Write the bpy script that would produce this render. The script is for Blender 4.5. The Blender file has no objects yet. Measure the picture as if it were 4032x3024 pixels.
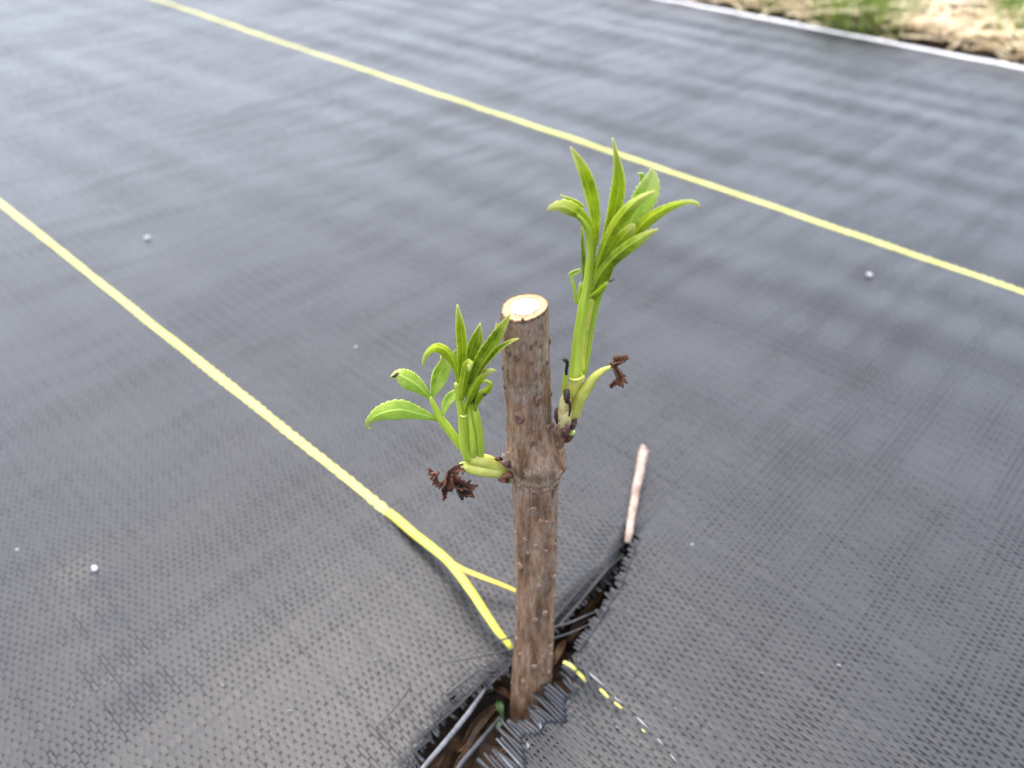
import bpy, math, random
import numpy as np
from mathutils import Vector, Matrix

random.seed(7)
RNG = np.random.default_rng(11)
R = math.radians
H = 0.20                       # camera height above the fabric, metres
PITCH = R(38.85)               # camera looks down by this much
FPX = 3028.0                   # focal length in photograph pixels (4032 wide)

# ------------------------------------------------------------------ camera, sky, sun, exposure
scene = bpy.context.scene
cam_d = bpy.data.cameras.new('camera')
cam_d.sensor_width = 36.0
cam_d.lens = FPX / 4032 * 36.0
cam_d.clip_start = 0.005
cam_d.clip_end = 200.0
cam_d.dof.use_dof = True
cam_d.dof.focus_distance = 0.156
cam_d.dof.aperture_fstop = 14.5
cam = bpy.data.objects.new('camera', cam_d)
cam.location = (0, 0, H)
cam.rotation_euler = (math.pi / 2 - PITCH, 0, 0)
scene.collection.objects.link(cam)
scene.camera = cam

SUN_EL, SUN_AZ = R(74), R(-30)       # azimuth measured from +Y (ahead), negative = to the left
world = bpy.data.worlds.new('World')
scene.world = world
world.use_nodes = True
wn = world.node_tree
sky = wn.nodes.new('ShaderNodeTexSky')
sky.sky_type = 'NISHITA'
sky.sun_disc = False
sky.sun_elevation = SUN_EL
sky.sun_rotation = SUN_AZ
sky.air_density = 1.0
sky.dust_density = 3.5
sky.ozone_density = 1.2
wn.nodes['Background'].inputs['Strength'].default_value = 0.15
wn.links.new(sky.outputs['Color'], wn.nodes['Background'].inputs['Color'])
sun_d = bpy.data.lights.new('sun', 'SUN')
sun_d.energy = 1.5
sun_d.angle = R(140)
sun_d.color = (1.0, 0.995, 0.98)
sun = bpy.data.objects.new('sun', sun_d)
sd = Vector((math.sin(SUN_AZ) * math.cos(SUN_EL), math.cos(SUN_AZ) * math.cos(SUN_EL), math.sin(SUN_EL)))
sun.rotation_euler = (-sd).to_track_quat('-Z', 'Y').to_euler()
scene.collection.objects.link(sun)
scene.view_settings.view_transform = 'Standard'
scene.view_settings.look = 'None'
scene.view_settings.gamma = 1.0
scene.view_settings.use_curve_mapping = False
scene.view_settings.exposure = 1.75
scene.cycles.use_denoising = True
scene.cycles.max_bounces = 8
scene.cycles.transparent_max_bounces = 8

# ------------------------------------------------------------------ pixel -> place helpers
C_, S_ = math.cos(PITCH), math.sin(PITCH)
def ray(px, py):
    u, v = px - 2016.0, py - 1512.0
    return Vector((u, FPX * C_ - v * S_, -FPX * S_ - v * C_))
def ground(px, py, z=0.0):
    d = ray(px, py)
    t = (z - H) / d.z
    return Vector((d.x * t, d.y * t, z))
def at_y(px, py, y):
    d = ray(px, py)
    t = y / d.y
    return Vector((d.x * t, y, H + d.z * t))
def depth_of(p):
    return p.y * C_ - (p.z - H) * S_
ZOOM = {1: (2050, 480, 2.37), 2: (1400, 1150, 1.952), 3: (1900, 1080, 1.8433), 4: (1500, 2000, 1.62),
        5: (1400, 1900, 2.37), 6: (2100, 1700, 1.8433)}
def zp(k, x, y):
    ox, oy, s = ZOOM[k]
    return ox + x / s, oy + y / s

# fabric frame: s runs along the yellow stripes, t across them
ES = Vector((0.7325, -0.6808, 0)); ES.normalize()
ET = Vector((-ES.y, ES.x, 0))
def st(p):
    return p.x * ES.x + p.y * ES.y, p.x * ET.x + p.y * ET.y
FAB_ROT = math.atan2(ES.y, ES.x)

# ------------------------------------------------------------------ materials
def mat(name):
    m = bpy.data.materials.new(name)
    m.use_nodes = True
    nt = m.node_tree
    b = nt.nodes['Principled BSDF']
    return m, nt, b
def N(nt, kind, **kw):
    n = nt.nodes.new(kind)
    for k, v in kw.items():
        if k in n.inputs: n.inputs[k].default_value = v
        else: setattr(n, k, v)
    return n
def ramp(nt, fac, stops, interp='LINEAR'):
    r = nt.nodes.new('ShaderNodeValToRGB')
    r.color_ramp.interpolation = interp
    el = r.color_ramp.elements
    while len(el) < len(stops): el.new(0.5)
    for e, (p, c) in zip(el, stops):
        e.position = p
        e.color = (*c, 1) if len(c) == 3 else c
    nt.links.new(fac, r.inputs['Fac'])
    return r
def noise(nt, coord, scale, detail=4, rough=0.55, stretch=None, rot=None):
    if stretch or rot:
        mp = nt.nodes.new('ShaderNodeMapping')
        if stretch: mp.inputs['Scale'].default_value = stretch
        if rot: mp.inputs['Rotation'].default_value = rot
        nt.links.new(coord, mp.inputs['Vector']); coord = mp.outputs['Vector']
    n = N(nt, 'ShaderNodeTexNoise', Scale=scale, Detail=detail, Roughness=rough)
    nt.links.new(coord, n.inputs['Vector'])
    return n.outputs['Fac']
def mixc(nt, fac, a, b, mode='MIX'):
    m = nt.nodes.new('ShaderNodeMix'); m.data_type = 'RGBA'; m.blend_type = mode
    for sock, v in ((m.inputs[0], fac), (m.inputs[6], a), (m.inputs[7], b)):
        if isinstance(v, (int, float)): sock.default_value = v
        elif isinstance(v, tuple): sock.default_value = (*v, 1) if len(v) == 3 else v
        else: nt.links.new(v, sock)
    return m.outputs[2]
def bump(nt, b, h, strength, dist):
    bp = N(nt, 'ShaderNodeBump', Strength=strength, Distance=dist)
    nt.links.new(h, bp.inputs['Height'])
    nt.links.new(bp.outputs['Normal'], b.inputs['Normal'])
def objco(nt):
    return nt.nodes.new('ShaderNodeTexCoord').outputs['Object']
def geopos(nt):
    return nt.nodes.new('ShaderNodeNewGeometry').outputs['Position']

def make_tape_mat(name, cols, rough=(0.36, 0.55), spec=0.5, dust=0.35, translucent=0.0, dustcol=(0.16, 0.15, 0.135)):
    m, nt, b = mat(name)
    co = objco(nt)
    big = noise(nt, co, 14, 4, 0.6)
    fine = noise(nt, co, 420, 3, 0.6, stretch=(0.25, 1, 1))
    c = ramp(nt, fine, [(0.3, cols[0]), (0.7, cols[1])]).outputs['Color']
    sp = noise(nt, co, 900, 2, 0.5)
    df = ramp(nt, big, [(0.42, (0, 0, 0)), (0.72, (dust, dust, dust))]).outputs['Color']
    sf = ramp(nt, sp, [(0.45, (0.35, 0.35, 0.35)), (0.75, (1, 1, 1))]).outputs['Color']
    f = mixc(nt, 1.0, df, sf, 'MULTIPLY')
    c = mixc(nt, f, c, dustcol)
    nt.links.new(c, b.inputs['Base Color'])
    rr = N(nt, 'ShaderNodeMapRange'); nt.links.new(fine, rr.inputs['Value'])
    rr.inputs['From Min'].default_value = 0.3; rr.inputs['From Max'].default_value = 0.7
    rr.inputs['To Min'].default_value = rough[0]; rr.inputs['To Max'].default_value = rough[1]
    nt.links.new(rr.outputs['Result'], b.inputs['Roughness'])
    b.inputs['Specular IOR Level'].default_value = spec
    bump(nt, b, fine, 0.35, 0.00015)
    if translucent:
        b.inputs['Subsurface Weight'].default_value = translucent
        b.inputs['Subsurface Radius'].default_value = (0.001, 0.001, 0.0005)
        b.inputs['Subsurface Scale'].default_value = 1.0
    return m
M = {}
M['black_tape'] = make_tape_mat('sun_greyed_woven_tape', [(0.015, 0.0152, 0.0155), (0.024, 0.0243, 0.0247)], rough=(0.29, 0.43), spec=0.41, dust=0.22, dustcol=(0.066, 0.067, 0.068))
M['weft_shaded'] = make_tape_mat('shade_darkened_weft_tape', [(0.008, 0.008, 0.0075), (0.014, 0.014, 0.013)], dust=0.12, spec=0.25)  # same fabric as the warp; recess shade between warp tapes put into the colour
M['black_thread'] = make_tape_mat('black_loose_tape', [(0.012, 0.012, 0.013), (0.03, 0.03, 0.032)], rough=(0.25, 0.45), dust=0.1)
M['grey_thread'] = make_tape_mat('grey_loose_tape', [(0.06, 0.062, 0.065), (0.13, 0.13, 0.135)], rough=(0.2, 0.4), dust=0.1)
M['yellow_tape'] = make_tape_mat('yellow_woven_tape', [(0.43, 0.41, 0.075), (0.52, 0.50, 0.125)], dust=0.2, spec=0.42, rough=(0.4, 0.6), dustcol=(0.45, 0.42, 0.25))
M['yellow_loose'] = make_tape_mat('yellow_loose_tape', [(0.47, 0.445, 0.045), (0.55, 0.525, 0.075)], spec=0.4, dust=0.08, rough=(0.35, 0.5), dustcol=(0.5, 0.46, 0.2))
M['yellow_aged'] = make_tape_mat('aged_yellow_tape', [(0.50, 0.36, 0.03), (0.58, 0.45, 0.05)], dust=0.12, rough=(0.35, 0.5), dustcol=(0.5, 0.42, 0.2))
M['white_tape'] = make_tape_mat('white_edge_tape', [(0.60, 0.60, 0.59), (0.70, 0.70, 0.70)], dust=0.1, dustcol=(0.35, 0.33, 0.28))

M['sliver'] = make_tape_mat('pale_glossy_sliver', [(0.14, 0.14, 0.145), (0.26, 0.26, 0.27)], rough=(0.15, 0.4), dust=0.2)

def make_bark():
    m, nt, b = mat('cutting_bark')
    co = objco(nt)
    patch = noise(nt, co, 230, 5, 0.65)
    streak = noise(nt, co, 620, 4, 0.65, stretch=(1, 1, 0.16))
    fine = noise(nt, co, 2200, 3, 0.6, stretch=(1, 1, 0.4))
    sep = nt.nodes.new('ShaderNodeSeparateXYZ'); nt.links.new(co, sep.inputs[0])
    c1 = ramp(nt, streak, [(0.25, (0.034, 0.014, 0.006)), (0.40, (0.135, 0.068, 0.035)), (0.58, (0.275, 0.158, 0.090)), (0.8, (0.44, 0.305, 0.20))]).outputs['Color']
    grey = ramp(nt, fine, [(0.3, (0.115, 0.078, 0.050)), (0.7, (0.44, 0.355, 0.27))]).outputs['Color']
    pf = ramp(nt, patch, [(0.45, (0, 0, 0)), (0.62, (0.65, 0.65, 0.65))]).outputs['Color']
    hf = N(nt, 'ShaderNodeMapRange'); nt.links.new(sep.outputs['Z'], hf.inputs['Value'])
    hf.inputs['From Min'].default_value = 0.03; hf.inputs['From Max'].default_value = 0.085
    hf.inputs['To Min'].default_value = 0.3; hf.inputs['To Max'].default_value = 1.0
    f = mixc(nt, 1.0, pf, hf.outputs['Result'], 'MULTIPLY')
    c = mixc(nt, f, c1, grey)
    # rusty stains
    rust = noise(nt, co, 300, 3, 0.5)
    rf = ramp(nt, rust, [(0.62, (0, 0, 0)), (0.74, (0.45, 0.45, 0.45))]).outputs['Color']
    c = mixc(nt, rf, c, (0.12, 0.045, 0.022))
    nt.links.new(c, b.inputs['Base Color'])
    b.inputs['Roughness'].default_value = 0.62
    b.inputs['Specular IOR Level'].default_value = 0.35
    add = nt.nodes.new('ShaderNodeMath'); add.operation = 'ADD'
    nt.links.new(streak, add.inputs[0]); nt.links.new(fine, add.inputs[1])
    bump(nt, b, add.outputs[0], 0.6, 0.00024)
    return m
M['bark'] = make_bark()

def simple(name, stops, scale=300, rough=0.6, spec=0.4, stretch=None, bstr=0.4, bdist=0.0002, sss=0.0, detail=4):
    m, nt, b = mat(name)
    co = objco(nt)
    n = noise(nt, co, scale, detail, 0.6, stretch=stretch)
    c = ramp(nt, n, stops).outputs['Color']
    nt.links.new(c, b.inputs['Base Color'])
    b.inputs['Roughness'].default_value = rough
    b.inputs['Specular IOR Level'].default_value = spec
    if bstr: bump(nt, b, n, bstr, bdist)
    if sss:
        b.inputs['Subsurface Weight'].default_value = sss
        b.inputs['Subsurface Radius'].default_value = (0.002, 0.0022, 0.0007)
        b.inputs['Subsurface Scale'].default_value = 0.6
    return m
M['lenticel'] = simple('lenticel_bark', [(0.3, (0.085, 0.035, 0.020)), (0.5, (0.20, 0.095, 0.060)), (0.72, (0.40, 0.25, 0.17))], 900, 0.6, bstr=0.8)
M['lenticel_pale'] = simple('pale_lenticel_bark', [(0.3, (0.17, 0.085, 0.050)), (0.5, (0.32, 0.185, 0.125)), (0.72, (0.46, 0.32, 0.235))], 900, 0.6, bstr=0.8)
M['wood'] = simple('cut_wood', [(0.3, (0.30, 0.205, 0.095)), (0.55, (0.39, 0.285, 0.15)), (0.75, (0.47, 0.37, 0.22))], 900, 0.6, bstr=0.5, bdist=0.0001, sss=0.2)
M['pith'] = simple('white_pith', [(0.3, (0.44, 0.41, 0.33)), (0.7, (0.64, 0.61, 0.54))], 1500, 0.8, bstr=0.6, bdist=0.0001, sss=0.2)
M['cambium'] = simple('pale_green_cambium', [(0.3, (0.20, 0.125, 0.04)), (0.6, (0.30, 0.21, 0.075)), (0.8, (0.36, 0.28, 0.12))], 1600, 0.6, bstr=0.4, bdist=0.0001)
M['rim'] = simple('bark_rim', [(0.3, (0.045, 0.024, 0.014)), (0.6, (0.13, 0.075, 0.045)), (0.8, (0.30, 0.22, 0.14))], 1200, 0.65, bstr=0.7)
M['node_skin'] = simple('torn_bark_skin', [(0.3, (0.13, 0.07, 0.042)), (0.5, (0.30, 0.20, 0.14)), (0.7, (0.50, 0.40, 0.32))], 600, 0.65, stretch=(1, 1, 0.5), bstr=0.9)
M['dried'] = simple('dried_leaf_brown', [(0.25, (0.022, 0.010, 0.006)), (0.5, (0.105, 0.038, 0.017)), (0.75, (0.24, 0.105, 0.05))], 420, 0.55, bstr=1.0, bdist=0.0004)
M['burnt'] = simple('burnt_tip_black', [(0.3, (0.008, 0.006, 0.005)), (0.6, (0.035, 0.022, 0.013)), (0.8, (0.12, 0.07, 0.03))], 700, 0.6, bstr=0.8, bdist=0.0003)
M['bud_scale'] = simple('purple_brown_bud_scale', [(0.3, (0.04, 0.016, 0.013)), (0.55, (0.14, 0.062, 0.048)), (0.78, (0.32, 0.21, 0.17))], 500, 0.5, bstr=0.6)
M['stalk'] = simple('green_stalk', [(0.3, (0.25, 0.345, 0.022)), (0.55, (0.37, 0.46, 0.040)), (0.75, (0.52, 0.58, 0.09))], 350, 0.42, 0.5, stretch=(1, 1, 0.12), bstr=0.35, bdist=0.00025, sss=0.35)
M['stalk_yellow'] = simple('yellow_green_stub', [(0.28, (0.36, 0.36, 0.05)), (0.55, (0.52, 0.50, 0.10)), (0.78, (0.64, 0.60, 0.20))], 260, 0.45, 0.5, bstr=0.3, bdist=0.0002, sss=0.35)
M['stub_cream'] = simple('cream_scale_stub', [(0.3, (0.30, 0.15, 0.045)), (0.5, (0.58, 0.46, 0.18)), (0.75, (0.72, 0.62, 0.30))], 260, 0.5, 0.5, bstr=0.4, bdist=0.0003, sss=0.25)
M['bud_green'] = simple('small_green_bud', [(0.3, (0.36, 0.44, 0.06)), (0.7, (0.58, 0.60, 0.20))], 600, 0.4, 0.5, sss=0.3)
M['twig'] = simple('dry_pale_twig', [(0.3, (0.16, 0.10, 0.07)), (0.5, (0.33, 0.235, 0.18)), (0.72, (0.48, 0.375, 0.31))], 300, 0.7, stretch=(1, 1, 1), bstr=0.8, bdist=0.0006)
M['fleck'] = simple('white_grain', [(0.3, (0.34, 0.33, 0.33)), (0.7, (0.46, 0.45, 0.46))], 500, 0.6, bstr=0.6)
M['soil'] = simple('dark_soil', [(0.3, (0.006, 0.004, 0.003)), (0.52, (0.022, 0.012, 0.006)), (0.75, (0.06, 0.032, 0.015))], 130, 0.85, 0.25, bstr=1.0, bdist=0.003)
M['dead_leaf'] = simple('dead_leaf_tan', [(0.3, (0.012, 0.005, 0.002)), (0.5, (0.05, 0.024, 0.008)), (0.75, (0.17, 0.092, 0.035))], 160, 0.6, bstr=0.7, bdist=0.0005)
M['seedling'] = simple('seedling_green', [(0.3, (0.008, 0.030, 0.003)), (0.7, (0.022, 0.065, 0.007))], 400, 0.5, sss=0.2)

def make_leaf_mat(name, deep, mid, pale, tipc, blot=None):
    """u runs across the blade (0..1, midrib at .5), v from base to tip"""
    m, nt, b = mat(name)
    uv = nt.nodes.new('ShaderNodeUVMap').outputs['UV']
    sep = nt.nodes.new('ShaderNodeSeparateXYZ'); nt.links.new(uv, sep.inputs[0])
    co = objco(nt)
    n1 = noise(nt, co, 420, 5, 0.65)
    base = ramp(nt, n1, [(0.3, deep), (0.52, mid), (0.75, pale)]).outputs['Color']
    # midrib and side veins
    a = N(nt, 'ShaderNodeMath', operation='SUBTRACT'); nt.links.new(sep.outputs['X'], a.inputs[0]); a.inputs[1].default_value = 0.5
    ab = N(nt, 'ShaderNodeMath', operation='ABSOLUTE'); nt.links.new(a.outputs[0], ab.inputs[0])
    rib = ramp(nt, ab.outputs[0], [(0.03, (1, 1, 1)), (0.09, (0, 0, 0))]).outputs['Color']
    vv = N(nt, 'ShaderNodeMath', operation='MULTIPLY_ADD'); nt.links.new(ab.outputs[0], vv.inputs[0]); vv.inputs[1].default_value = -0.42
    nt.links.new(sep.outputs['Y'], vv.inputs[2])
    ml = N(nt, 'ShaderNodeMath', operation='MULTIPLY'); nt.links.new(vv.outputs[0], ml.inputs[0]); ml.inputs[1].default_value = 9.0
    fr = N(nt, 'ShaderNodeMath', operation='PINGPONG'); nt.links.new(ml.outputs[0], fr.inputs[0]); fr.inputs[1].default_value = 0.5
    vein = ramp(nt, fr.outputs[0], [(0.0, (1, 1, 1)), (0.10, (0, 0, 0))]).outputs['Color']
    vs = mixc(nt, 0.55, (0, 0, 0), vein)
    vf = mixc(nt, 1.0, rib, vs, 'LIGHTEN')
    c = mixc(nt, mixc(nt, 0.6, (0, 0, 0), vf), base, tuple(min(1, x * 1.35 + 0.03) for x in pale))
    edge = ramp(nt, ab.outputs[0], [(0.44, (0, 0, 0)), (0.5, (0.8, 0.8, 0.8))]).outputs['Color']
    c = mixc(nt, edge, c, tuple(min(1, x * 1.3 + 0.04) for x in pale))
    tf = ramp(nt, sep.outputs['Y'], [(0.72, (0, 0, 0)), (1.0, (0.9, 0.9, 0.9))]).outputs['Color']
    c = mixc(nt, tf, c, tipc)
    if blot:
        bn = noise(nt, co, 330, 3, 0.6)
        bf = ramp(nt, bn, [(0.63, (0, 0, 0)), (0.70, (0.85, 0.85, 0.85))]).outputs['Color']
        c = mixc(nt, bf, c, blot)
    nt.links.new(c, b.inputs['Base Color'])
    b.inputs['Roughness'].default_value = 0.5
    b.inputs['Specular IOR Level'].default_value = 0.22
    b.inputs['Sheen Weight'].default_value = 0.05
    b.inputs['Sheen Roughness'].default_value = 0.5
    hh = mixc(nt, 0.5, n1, vf)
    bump(nt, b, hh, 0.8, 0.00035)
    tr = N(nt, 'ShaderNodeBsdfTranslucent'); nt.links.new(c, tr.inputs['Color'])
    mx = N(nt, 'ShaderNodeMixShader'); mx.inputs[0].default_value = 0.48
    nt.links.new(b.outputs[0], mx.inputs[1]); nt.links.new(tr.outputs[0], mx.inputs[2])
    nt.links.new(mx.outputs[0], nt.nodes['Material Output'].inputs['Surface'])
    return m
M['leaf'] = make_leaf_mat('young_leaf', (0.19, 0.275, 0.006), (0.37, 0.47, 0.012), (0.55, 0.61, 0.035), (0.72, 0.70, 0.26))
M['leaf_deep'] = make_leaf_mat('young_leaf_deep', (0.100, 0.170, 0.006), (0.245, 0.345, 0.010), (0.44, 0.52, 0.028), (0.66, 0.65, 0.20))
M['leaf_pale'] = make_leaf_mat('pale_leaflet', (0.31, 0.44, 0.045), (0.41, 0.55, 0.080), (0.52, 0.63, 0.14), (0.60, 0.62, 0.26))
M['leaf_spot'] = make_leaf_mat('spotted_leaflet', (0.31, 0.44, 0.045), (0.41, 0.55, 0.080), (0.52, 0.63, 0.14), (0.55, 0.52, 0.20), blot=(0.16, 0.07, 0.02))

# ------------------------------------------------------------------ mesh helpers
col = scene.collection
def link(name, verts, faces, m, parent=None, smooth=True, uvs=None):
    me = bpy.data.meshes.new(name)
    me.from_pydata(verts if not isinstance(verts, np.ndarray) else verts.tolist(), [], faces if not isinstance(faces, np.ndarray) else faces.tolist())
    if smooth: me.polygons.foreach_set('use_smooth', [True] * len(me.polygons))
    if uvs is not None:
        ul = me.uv_layers.new(name='UVMap')
        vi = np.empty(len(me.loops), dtype=np.int32); me.loops.foreach_get('vertex_index', vi)
        ul.data.foreach_set('uv', np.asarray(uvs, dtype=np.float32)[vi].ravel())
    me.materials.append(m); me.update()
    o = bpy.data.objects.new(name, me)
    col.objects.link(o)
    if parent: o.parent = parent
    return o
def link_np(name, V, F, m, parent=None):
    me = bpy.data.meshes.new(name)
    V = np.asarray(V, dtype=np.float32); F = np.asarray(F, dtype=np.int32)
    me.vertices.add(len(V)); me.vertices.foreach_set('co', V.ravel())
    me.loops.add(F.size); me.loops.foreach_set('vertex_index', F.ravel())
    me.polygons.add(len(F)); me.polygons.foreach_set('loop_start', np.arange(0, F.size, F.shape[1], dtype=np.int32))
    me.update(calc_edges=True)
    me.polygons.foreach_set('use_smooth', np.ones(len(F), dtype=bool))
    me.materials.append(m); me.update(); me.validate()
    o = bpy.data.objects.new(name, me); col.objects.link(o)
    if parent: o.parent = parent
    return o
def compress(V, F):
    used = np.zeros(len(V), dtype=bool); used[F.ravel()] = True
    idx = np.cumsum(used) - 1
    return V[used], idx[F]
def empty(name, loc, rz=0.0, label=None, cat=None, group=None):
    o = bpy.data.objects.new(name, None); col.objects.link(o)
    o.location = loc; o.rotation_euler = (0, 0, rz); o.empty_display_size = 0.01
    tag(o, label, cat, group); return o
def tag(o, label=None, cat=None, group=None, kind=None):
    if label: o['label'] = label
    if cat: o['category'] = cat
    if group: o['group'] = group
    if kind: o['kind'] = kind
    return o
def spline(pts, n):
    """Catmull-Rom through tuples of any length, n samples"""
    P = np.array(pts, dtype=float)
    if len(P) == 2:
        u = np.linspace(0, 1, n)[:, None]; return P[0] * (1 - u) + P[1] * u
    A = np.vstack([2 * P[0] - P[1], P, 2 * P[-1] - P[-2]])
    seg = np.linalg.norm(np.diff(P[:, :3], axis=0), axis=1); cum = np.concatenate([[0], np.cumsum(seg)]); cum /= cum[-1]
    out = []
    for q in np.linspace(0, 1, n):
        k = min(max(np.searchsorted(cum, q, side='right') - 1, 0), len(P) - 2)
        u = (q - cum[k]) / max(cum[k + 1] - cum[k], 1e-9)
        p0, p1, p2, p3 = A[k], A[k + 1], A[k + 2], A[k + 3]
        out.append(0.5 * ((2 * p1) + (-p0 + p2) * u + (2 * p0 - 5 * p1 + 4 * p2 - p3) * u * u + (-p0 + 3 * p1 - 3 * p2 + p3) * u ** 3))
    return np.array(out)
CAMV = np.array([0, 0, H])
def nrm(a):
    return a / np.maximum(np.linalg.norm(a, axis=-1, keepdims=True), 1e-12)

def tube(name, pts, m, parent, seg=14, n=24, flat=1.0, wob=0.0, roll=0.0, cap=0.35, ridge=0.0, rk=5):
    """pts: (x,y,z,r) in metres. flat < 1 squashes across the view. Ends are rounded."""
    P = spline(pts, n); C = P[:, :3]; r = np.maximum(P[:, 3], 1e-5)
    T = nrm(np.gradient(C, axis=0))
    V0 = nrm(CAMV - C)
    side = nrm(np.cross(T, V0)); up = nrm(np.cross(side, T))
    if roll:
        side, up = side * math.cos(roll) + up * math.sin(roll), up * math.cos(roll) - side * math.sin(roll)
    rings = [C[0] - T[0] * r[0] * cap] if cap else []
    verts = []; faces = []
    ph = RNG.uniform(0, 6.28, 4)
    for i in range(n):
        for j in range(seg):
            a = 2 * math.pi * j / seg
            k = r[i] * (1 + wob * (math.sin(3 * a + i * 0.55 + ph[0]) * 0.5 + math.sin(5 * a - i * 0.9 + ph[1]) * 0.35 + math.sin(2 * a + i * 1.7 + ph[2]) * 0.3) + ridge * math.cos(rk * a + ph[3] + 0.012 * i))
            verts.append(C[i] + side[i] * math.cos(a) * k + up[i] * math.sin(a) * k * flat)
    for i in range(n - 1):
        for j in range(seg):
            j2 = (j + 1) % seg
            faces.append((i * seg + j, i * seg + j2, (i + 1) * seg + j2, (i + 1) * seg + j))
    for end, i in ((0, 0), (1, n - 1)):
        sgn = -1 if end == 0 else 1
        b0 = len(verts)
        for j in range(seg):
            a = 2 * math.pi * j / seg
            verts.append(C[i] + T[i] * sgn * r[i] * cap * 0.7 + side[i] * math.cos(a) * r[i] * 0.62 + up[i] * math.sin(a) * r[i] * 0.62 * flat)
        verts.append(C[i] + T[i] * sgn * r[i] * cap)
        c = len(verts) - 1
        for j in range(seg):
            j2 = (j + 1) % seg
            q = (i * seg + j, b0 + j, b0 + j2, i * seg + j2) if end == 0 else (i * seg + j, i * seg + j2, b0 + j2, b0 + j)
            faces.append(q)
            faces.append((b0 + j, c, b0 + j2) if end == 0 else (b0 + j, b0 + j2, c))
    return link(name, [tuple(v) for v in verts], faces, m, parent)

def leaf(name, pts, m, parent, fold=0.5, roll=0.0, serr=0.0, n=26, k=9, thick=0.00016, wave=0.10, curl=0.0):
    """pts: (x,y,z,halfwidth); blade folded along its midrib towards the camera by `fold` radians per side"""
    P = spline(pts, n); C = P[:, :3]; w = np.maximum(P[:, 3], 0.00008)
    T = nrm(np.gradient(C, axis=0)); V0 = nrm(CAMV - C)
    side = nrm(np.cross(T, V0)); up = nrm(np.cross(side, T))
    # keep the frame steady where the midrib points at the camera
    for i in range(1, n):
        if np.dot(side[i], side[i - 1]) < 0: side[i] *= -1; up[i] *= -1
    side2 = side * math.cos(roll) + up * math.sin(roll); up2 = up * math.cos(roll) - side * math.sin(roll)
    verts, faces, uvs = [], [], []
    ph = RNG.uniform(0, 6.28, 3)
    W = w / max(0.35, math.cos(fold))
    for i in range(n):
        v = i / (n - 1)
        for j in range(k):
            a = -1 + 2 * j / (k - 1)
            ww = W[i]
            if serr and abs(a) > 0.99: ww *= 1 + 1.6 * serr * (1.0 if i % 2 else -0.6)
            ang = fold * abs(a) ** 0.5 + curl * abs(a) ** 3
            x = a * ww * math.cos(fold)
            z = abs(a) * ww * math.sin(fold) + wave * ww * math.sin(v * 11 + ph[0] + (1.5 if a > 0 else 0)) * abs(a) + curl * ww * abs(a) ** 3 - 0.10 * ww * math.exp(-(a / 0.18) ** 2)
            verts.append(tuple(C[i] + side2[i] * x + up2[i] * z)); uvs.append((0.5 + a / 2, v))
    for i in range(n - 1):
        for j in range(k - 1):
            faces.append((i * k + j, i * k + j + 1, (i + 1) * k + j + 1, (i + 1) * k + j))
    o = link(name, verts, faces, m, parent, uvs=uvs)
    md = o.modifiers.new('thickness', 'SOLIDIFY'); md.thickness = thick; md.offset = 0
    return o

# ------------------------------------------------------------------ terrain functions in the fabric frame
rs = np.random.RandomState(5)
WAVES = []
for q in range(34):
    lam = 10 ** rs.uniform(math.log10(0.034), math.log10(0.2))
    th = math.pi / 2 + rs.normal(0, 0.13) if q % 5 else rs.uniform(0, math.pi)   # mostly ridges along the stripes
    WAVES.append((2 * math.pi / lam * math.cos(th), 2 * math.pi / lam * math.sin(th), rs.uniform(0, 6.28), (0.0034 if lam < 0.07 else 0.0016) * lam * rs.uniform(0.4, 1.0) * (1.15 if q % 5 else 0.5)))
T_SLIT0, T_SLIT1 = 0.02, 0.152
left_px = [(1600, 205), (1480, 430), (1270, 600), (1100, 745), (870, 930), (700, 1090), (500, 1220), (400, 1330), (300, 1480), (230, 1620)]
right_px = [(1600, 215), (1500, 480), (1440, 560), (1330, 740), (1230, 880), (1150, 1060), (1000, 1170), (860, 1360), (760, 1480), (680, 1640)]
def edge_curve(px, z):
    L = sorted([tuple(reversed(st(ground(*zp(4, x, y), z)))) for x, y in px])
    return np.array([l[0] for l in L]), np.array([l[1] for l in L])
LT, LS = edge_curve(left_px, -0.003)
RT, RS_ = edge_curve(right_px, 0.001)
def s_left(t): return np.interp(t, LT, LS)
def s_right(t): return np.maximum(np.interp(t, RT, RS_), s_left(t))
T_SLIT1 = float(max(LT[-1], RT[-1]))
def in_slit_t(t): return (t > T_SLIT0) & (t < T_SLIT1)
SC, TC = st(Vector((0.003, 0.112, 0)))
HOL = [st(ground(*p)) for p in ((330, 2290), (370, 2420), (420, 2560), (500, 2690))]
def hollow(s, t):
    return np.clip(sum(np.exp(-((s - a) ** 2 + (t - b) ** 2) / 0.0075 ** 2) for a, b in HOL), 0, 1)
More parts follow.
